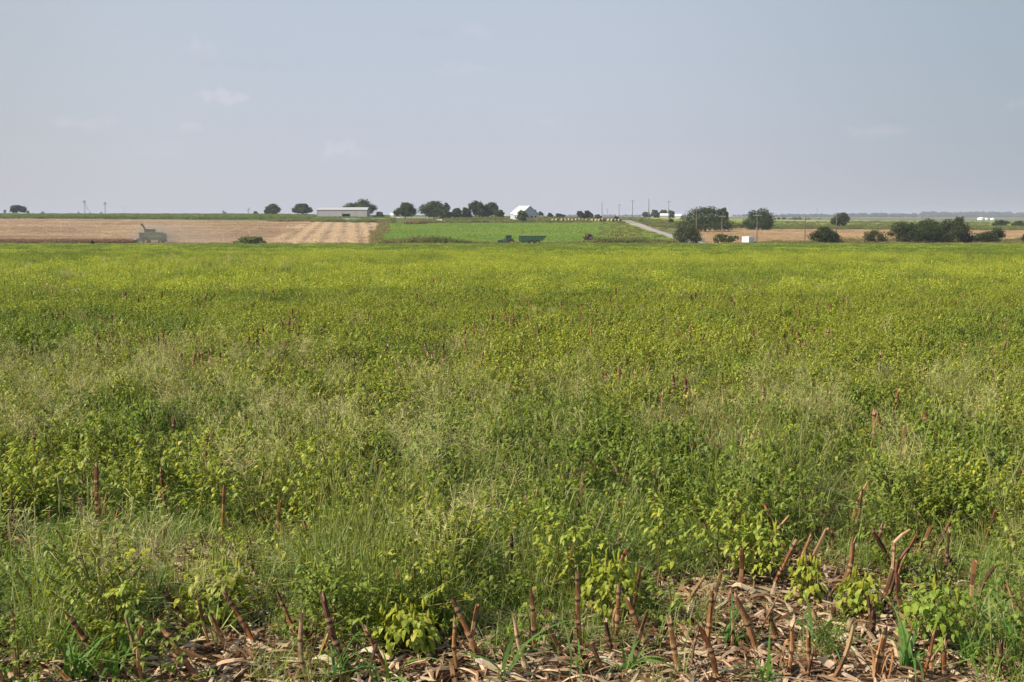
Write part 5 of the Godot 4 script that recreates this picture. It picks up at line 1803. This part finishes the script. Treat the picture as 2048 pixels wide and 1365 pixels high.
	tree("spreading_tree", "large dark tree over the right end of the white fence", 841, 897, 402.5, 720, g1, {"low": 0.15, "blobs": [[-0.65, 0.45, 0, 0.4], [-0.2, 0.6, 0.2, 0.42], [0.1, 0.75, 0, 0.38], [0.5, 0.5, 0.1, 0.42], [0.2, 0.3, 0.3, 0.4], [-0.3, 0.25, -0.3, 0.38], [0.65, 0.2, 0, 0.32]]})
	tree("thin_tree", "thin topped tree against the right flank of the large dark farm tree", 886, 901, 404.5, 735, g1, {"n": 500, "low": 0.4})
	tree("low_bush", "round bush at the foot of the large dark farm tree", 879, 904, 419, 705, g1, {"low": 0.0})
	tree("round_bush", "left bush in the hedge between the farm trees", 903, 926, 414, 712, g1, {"low": 0.0})
	tree("round_bush", "right bush in the hedge between the farm trees", 922, 945, 413.5, 716, g1, {"low": 0.0})
	tree("tall_tree", "tallest farm tree, left half of the dense pair near the farmhouse", 938, 978, 402, 720, g1, {"low": 0.05})
	tree("tall_tree", "right half of the dense pair of trees near the farmhouse", 968, 1000, 404, 722, g1, {"low": 0.05})
	tree("round_bush", "sloping bush between the dense pair of trees and the farmhouse", 988, 1010, 419.5, 714, g1, {"low": 0.0})
	tree("upright_bush", "bright green upright bush in front of the farmhouse", 1034, 1053, 420, 622, g1, {"low": 0.0, "col": Color(0.085, 0.125, 0.03)})
	tree("round_tree", "small tree at the right corner of the farmhouse", 1064, 1075, 419.5, 722, g1, {"low": 0.1})
	tree("small_tree", "faint small tree behind the parked car", 1076, 1086, 423, 900, g1)
	tree("small_tree", "little round tree right of the parked car", 1094, 1105, 426.5, 800, g1)
	tree("round_bush", "round bush above the left end of the hay bales", 1107, 1130, 427.5, 720, g1, {"low": 0.0})
	tree("round_bush", "left bush of the touching pair above the hay bales", 1151, 1170, 423, 700, g1, {"low": 0.0})
	tree("round_bush", "right bush of the touching pair above the hay bales", 1167, 1186, 422, 705, g1, {"low": 0.0})
	tree("round_bush", "low bush between the pair of bushes and the poles", 1186, 1201, 429, 680, g1, {"low": 0.0, "col": Color(0.075, 0.1, 0.035)})
	tree("round_bush", "small bush left of the road crest", 1227, 1238, 433, 665, g1, {"low": 0.0})
	var g2 := "distant trees beyond the road"
	tree("small_tree", "low distant tree left of the bare pole by the road", 1281, 1301, 424.5, 1100, g2, {"low": 0.05})
	tree("round_tree", "round distant tree right of the bare pole by the road", 1301, 1316, 420, 1100, g2, {"low": 0.05})
	tree("round_tree", "distant tree behind the small farm shed", 1316, 1336, 418.5, 1130, g2, {"low": 0.05})
	tree("round_tree", "distant tree behind the pole with a crossarm near the farm shed", 1333, 1346, 420, 1100, g2, {"low": 0.05})
	tree("small_tree", "little tree right of the sandy track", 1336, 1346, 436, 640, g2, {"low": 0.0})
	var g3 := "large trees in the valley on the right"
	tree("large_tree", "largest spreading dark tree right of the road", 1353, 1464, 413, 520, g3, {"low": 0.04, "n": 6500, "blobs": [[-0.8, 0.25, 0.1, 0.24], [-0.6, 0.5, 0, 0.28], [-0.35, 0.74, 0.1, 0.26], [-0.1, 0.8, 0, 0.28], [0.15, 0.82, 0.1, 0.26], [0.3, 0.78, 0, 0.22], [0.3, 0.5, 0.2, 0.3], [0.0, 0.5, 0.3, 0.32], [-0.3, 0.42, 0.3, 0.32], [0.55, 0.45, 0, 0.28], [0.75, 0.28, 0.1, 0.26], [0.5, 0.2, 0.3, 0.28], [0.1, 0.2, 0.4, 0.3], [-0.3, 0.15, 0.3, 0.3], [-0.65, 0.15, 0.2, 0.28], [0.85, 0.14, 0, 0.2]]})
	tree("small_tree", "small round tree rising behind the right shoulder of the largest tree", 1434, 1455, 413.5, 560, g3, {"low": 0.35})
	tree("large_tree", "tall twin crowned tree right of the largest tree", 1484, 1547, 416, 560, g3, {"low": 0.06, "blobs": [[-0.7, 0.3, 0, 0.3], [-0.4, 0.66, 0.1, 0.3], [-0.15, 0.5, 0.2, 0.34], [0.25, 0.74, 0, 0.34], [0.5, 0.55, 0.1, 0.34], [0.65, 0.3, 0, 0.32], [0.2, 0.3, 0.3, 0.36], [-0.35, 0.25, 0.2, 0.34], [0.4, 0.1, 0.2, 0.3], [-0.5, 0.1, 0.1, 0.26]]})
	tree("lone_tree", "lone tree with a visible trunk above the tan field", 1657, 1696, 426, 600, g3, {"low": 0.28, "blobs": [[-0.6, 0.3, 0, 0.3], [-0.2, 0.55, 0.2, 0.34], [0.3, 0.68, 0, 0.4], [0.6, 0.45, 0, 0.34], [0.3, 0.25, 0.3, 0.34], [-0.2, 0.2, -0.2, 0.28]]})
	for k in [[1467, 1488, 449, 1], [1540, 1556, 452, 2]]:
		tree("low_bush", "low dark bush %s the twin crowned tree" % ["", "at the left foot of", "at the right foot of"][k[3]], k[0], k[1], k[2], 590, g3, {"low": 0.0})
	var g4 := "bushes along the near edge of the valley"
	tree("grey_green_bush", "tall grey green bush beside the road where it leaves the valley", 1345, 1401, 447, 352, g4, {"low": 0.0, "n": 3000, "col": Color(0.066, 0.080, 0.033), "blobs": [[-0.4, 0.68, 0, 0.34], [0.2, 0.72, 0.1, 0.36], [0.6, 0.5, 0, 0.34], [-0.7, 0.4, 0.1, 0.32], [0.0, 0.42, 0.3, 0.4], [0.5, 0.2, 0.2, 0.36], [-0.4, 0.18, 0.2, 0.36], [0.8, 0.25, 0, 0.24]]})
	tree("round_bush", "round green bush left of the white cargo trailer", 1423, 1473, 467.5, 346, g4, {"low": 0.0})
	tree("round_bush", "domed dark bush in front of the tan field on the right", 1619, 1681, 454.5, 346, g4, {"low": 0.0, "n": 4200, "col": Color(0.038, 0.054, 0.015)})
	tree("round_bush", "low dark bush left of the big thicket on the right", 1720, 1776, 458.5, 346, g4, {"low": 0.0, "tips": Color(0.13, 0.09, 0.04)})
	tree("thicket_tree", "left shoulder of the big thicket on the right", 1770, 1846, 444, 350, g4, {"low": 0.0, "n": 5200, "col": Color(0.036, 0.052, 0.014)})
	tree("thicket_tree", "tall middle tree of the big thicket on the right", 1815, 1892, 436, 354, g4, {"low": 0.0, "n": 6000, "col": Color(0.036, 0.052, 0.014), "tips": Color(0.085, 0.1, 0.03)})
	tree("thicket_tree", "right hand tree of the big thicket on the right", 1866, 1940, 438.5, 350, g4, {"low": 0.0, "n": 5600, "col": Color(0.036, 0.052, 0.014), "tips": Color(0.10, 0.075, 0.04)})
	tree("thicket_tree", "low middle filling of the big thicket on the right", 1790, 1935, 446, 347, g4, {"low": 0.0, "n": 5000, "col": Color(0.036, 0.052, 0.014)})
	tree("dark_tree", "dark tree top rising behind the big thicket on the right", 1898, 1930, 430, 420, g4, {"low": 0.1})
	tree("round_bush", "broad bush right of the big thicket", 1944, 2004, 453, 348, g4, {"low": 0.0, "n": 4200, "col": Color(0.038, 0.054, 0.015), "blobs": [[-0.6, 0.4, 0, 0.34], [-0.2, 0.45, 0.2, 0.36], [0.3, 0.5, 0, 0.36], [0.6, 0.68, 0, 0.34], [0.8, 0.5, 0, 0.24], [0.3, 0.2, 0.3, 0.36], [-0.3, 0.15, 0.2, 0.34]]})
	tree("round_bush", "bush cut by the right edge of the picture", 2038, 2075, 463, 348, g4, {"low": 0.0})
	tree("low_bush", "low brown green bush between the thicket and the broad bush", 1932, 1950, 471, 348, g4, {"low": 0.0, "col": Color(0.09, 0.085, 0.04)})
	tree("round_shrub", "wide green shrub in front of the harvested field on the left", 467, 537, 470, 312, g4, {"low": 0.0, "n": 2600, "col": Color(0.10, 0.135, 0.04), "blobs": [[-0.6, 0.3, 0, 0.34], [-0.25, 0.62, 0, 0.34], [0.1, 0.55, 0.2, 0.36], [0.4, 0.66, 0, 0.3], [0.65, 0.3, 0.1, 0.32], [0.1, 0.2, 0.3, 0.36], [-0.3, 0.2, 0.2, 0.34]]})
	tree("small_shrub", "tiny green shrub in front of the standing corn on the left", 182, 190, 480, 300, g4, {"low": 0.0, "n": 260})
	tree("brown_shrub", "small brown shrub alone in the meadow", 1164, 1186, 467.5, 362, g4, {"low": 0.1, "n": 700, "col": Color(0.16, 0.115, 0.085)})
	for k in [[1980, 2010, 440, 700, "left"], [2018, 2046, 442, 720, "right"]]:
		tree("far_bush", "%s one of two bushes in the far field at the right edge" % k[4], k[0], k[1], k[2], k[3], g4, {"low": 0.0})
	var g5 := "small far trees along the left skyline"
	for k in [[12, 18, 417.5, 1800, "tiny far tree at the left edge of the skyline"], [58, 65, 420, 1700, "faint far tree right of the lone round tree"], [84, 96, 422, 2000, "faint low far tree between the lone round tree and the grain elevators"], [446, 456, 421, 1900, "small far bush on the skyline right of the combine harvester"], [508, 520, 423, 1300, "low bush left of the two round trees on the ridge"]]:
		tree("far_tree", k[4], k[0], k[1], k[2], k[3], g5, {"n": 260, "low": 0.0})
	tree("bare_tree", "bare dead tree left of the two round trees on the ridge", 492, 507, 414, 1100, g5, {"n": 60, "low": 0.3, "col": Color(0.16, 0.13, 0.11), "leaf": 0.5})

	grain_leg("thin grain elevator leg with a sloping spout on the left horizon", 174, 402, 2400, 10.0)
	grain_leg("slender grain elevator leg right of the one with a sloping spout", 215, 405.5, 2400, 0.0)
	for k in [[160, 421.5, "left"], [183, 422.5, "middle"], [205, 421.5, "right"]]:
		grain_bin("%s one of three faint grain bins under the elevator legs" % k[2], k[0], 2400, 4.5, at(k[0], k[1], 2400).y - ground_at(k[0], 2400).y, Color(0.34, 0.35, 0.37), "grain bins on the left horizon")
	for k in [[1957, 436.2, 5.5, "largest and leftmost"], [1967.5, 437.5, 4.8, "middle"], [1980, 437.8, 3.8, "rightmost and smallest"]]:
		grain_bin("%s of three bright white tanks on the right horizon" % k[3], k[0], 1900, k[2], at(k[0], k[1] - 1.0, 1900).y - ground_at(k[0], 1900).y + 0.5, Color(0.85, 0.85, 0.85), "white tanks on the right horizon")

	for k in 4:
		far_stalks.append(stalk_mesh(0.55, 0.016, [RUSSET, UMBER, OCHRE, RUSSET][k] * 1.1, 0.2, 5))
	build_stalks()
	hero_weed("bushy_weed", "large yellow green bushy weed at the lower left", 338, 492, 1118, 415, 1262, 380, 0.05, 0.62, 12)
	hero_weed("bushy_weed", "small round bushy weed alone on the litter left of the centre", 733, 872, 1204, 800, 1308, 320, 0.05, 0.6, 14)
	hero_weed("pale_weed", "bright pale green weed behind the reddish upright stalk, right of centre", 1165, 1295, 1112, 1225, 1235, 300, 0.042, 0.7, 10)
	hero_weed("pale_weed", "pale green leafy weed behind the tall right leaning stalk", 1480, 1592, 1030, 1535, 1165, 320, 0.042, 0.6, 6)
	hero_weed("spiked_weed", "yellowish spiked weed between two second row stalks on the right", 1596, 1668, 1115, 1630, 1212, 130, 0.042, 0.75, 9)
	hero_weed("spiked_weed", "pale spiked weed at the foot of the snapped pale stalk", 1695, 1790, 1140, 1740, 1240, 190, 0.042, 0.6, 9)
	hero_weed("green_weed", "large dark green weed among grass at the lower right", 1820, 1985, 1150, 1905, 1305, 320, 0.042, 0.3, 4)
	hero_weed("dark_weed", "dark bushy weed standing out in mid field", 1080, 1128, 580, 1104, 626, 90, 0.15, 0.05, 0)
	grass_tuft("arching broad grass blade tuft in front of the long charred stalk", 1005, 1372, 7, 0.32, 0.016, Color(0.14, 0.26, 0.055))
	grass_tuft("bright grass tuft at the foot of the small stub at the bottom left", 195, 1366, 12, 0.28, 0.012, Color(0.13, 0.25, 0.05))
	grass_tuft("upright grass tuft right of the stalk cut off by the bottom edge", 225, 1330, 12, 0.30, 0.010, Color(0.13, 0.25, 0.05))
	grass_tuft("dark broad bladed tuft at the foot of the long dark leaning stalk", 668, 1368, 7, 0.26, 0.020, Color(0.09, 0.22, 0.06))
	grass_tuft("grass tuft crossing the short leaning stalk right of the tallest one", 1160, 1350, 12, 0.22, 0.010, Color(0.13, 0.24, 0.05))
	grass_tuft("grass tuft between the foot of the smooth brown stalk and the crossing pair", 1262, 1352, 13, 0.24, 0.012, Color(0.14, 0.26, 0.06))
	grass_tuft("low grass tuft in front of the stalk with the hanging leaf", 1545, 1368, 12, 0.24, 0.010, Color(0.13, 0.24, 0.05))
	grass_tuft("dark green tuft behind the crossing pair of stalks", 1470, 1290, 14, 0.22, 0.012, Color(0.09, 0.20, 0.045))
	grass_tuft("spreading tuft right of the bent greyish stalk", 1690, 1322, 14, 0.26, 0.011, Color(0.14, 0.26, 0.06))
	grass_tuft("thick tuft around the thin reddish stalk, lower right", 1850, 1350, 16, 0.30, 0.012, Color(0.13, 0.25, 0.055))
	grass_tuft("tall tuft left of the dark stalk in the bottom right corner", 1965, 1335, 16, 0.34, 0.011, Color(0.13, 0.25, 0.055))
	grass_tuft("pale long stemmed tuft leaning over the gap left of the crossing pair", 1376, 1362, 8, 0.30, 0.007, Color(0.26, 0.32, 0.11))
	tufts("dead_grass_tuft", "pale dead grass tuft drooping like a mop in the left middle distance", 359, 0, 9.9, [["blade", 60, 0.42, 0.03, 0.008, Color(0.58, 0.46, 0.31)]])
	tufts("dead_sheaf", "grey brown upright sheaf of dead leaves behind the pale grass at the centre", 858, 0, 13.4, [["blade", 50, 0.55, 0.05, 0.018, Color(0.30, 0.21, 0.16)]])
	tufts("dried_leaf_heap", "cream heap of dried leaves far out on the right of the field", 1501, 0, 92.0, [["blade", 60, 0.62, 1.0, 0.07, Color(0.70, 0.58, 0.36)]])
	tufts("pale_husk", "lone pale husk in the yellow field right of centre", 1413, 0, 34.5, [["blade", 12, 0.52, 0.06, 0.05, Color(0.66, 0.55, 0.42)]])
	for k in [[741, 76.0, "lone pale husk far out left of the centre"], [787, 82.0, "smaller pale husk right of the lone one far out left of the centre"], [1794, 80.0, "pale husk far out on the right, left of two others"], [2001, 78.0, "pale husk far out near the right edge"], [1975, 125.0, "bright white scrap far out near the right edge"], [1559, 36.0, "tiny white scrap in the field right of the lone pale husk"], [1198, 31.0, "pale husk in mid field above the dark bushy weed"], [1547, 108.0, "small pale husk right of the cream heap of dried leaves"]]:
		tufts("pale_husk", k[2], k[0], 0, k[1], [["blade", 8, 0.52 + k[1] * 0.001, 0.06, 0.03 + k[1] * 0.0006, Color(0.74, 0.66, 0.56)]])

	build_litter()
	build_cover()
	build_far_cover()
	# dust of the harvest: a core round the machine, thinning out behind and downwind of it
	var dust := thing("harvest_dust", ground_at(309, 350))
	tag(dust, "pale dust hanging around the combine harvester", "dust", "", "stuff")
	for e in [[1.0, 2.2, 15.0, 8.0, 0.05], [4.0, 2.0, 24.0, 8.5, 0.016], [9.0, 1.8, 34.0, 7.5, 0.009], [15.0, 1.5, 50.0, 6.5, 0.006], [6.0, 3.0, 30.0, 11.0, 0.005]]:
		var puff := FogVolume.new()
		puff.name = "dust_puff"
		puff.shape = RenderingServer.FOG_VOLUME_SHAPE_ELLIPSOID
		puff.size = Vector3(e[2], e[3], 12.0)
		var dm := FogMaterial.new()
		dm.density = e[4]
		dm.albedo = Color(0.80, 0.76, 0.72)
		puff.material = dm
		puff.position = Vector3(e[0], e[1], 1.0)
		dust.add_child(puff, true)
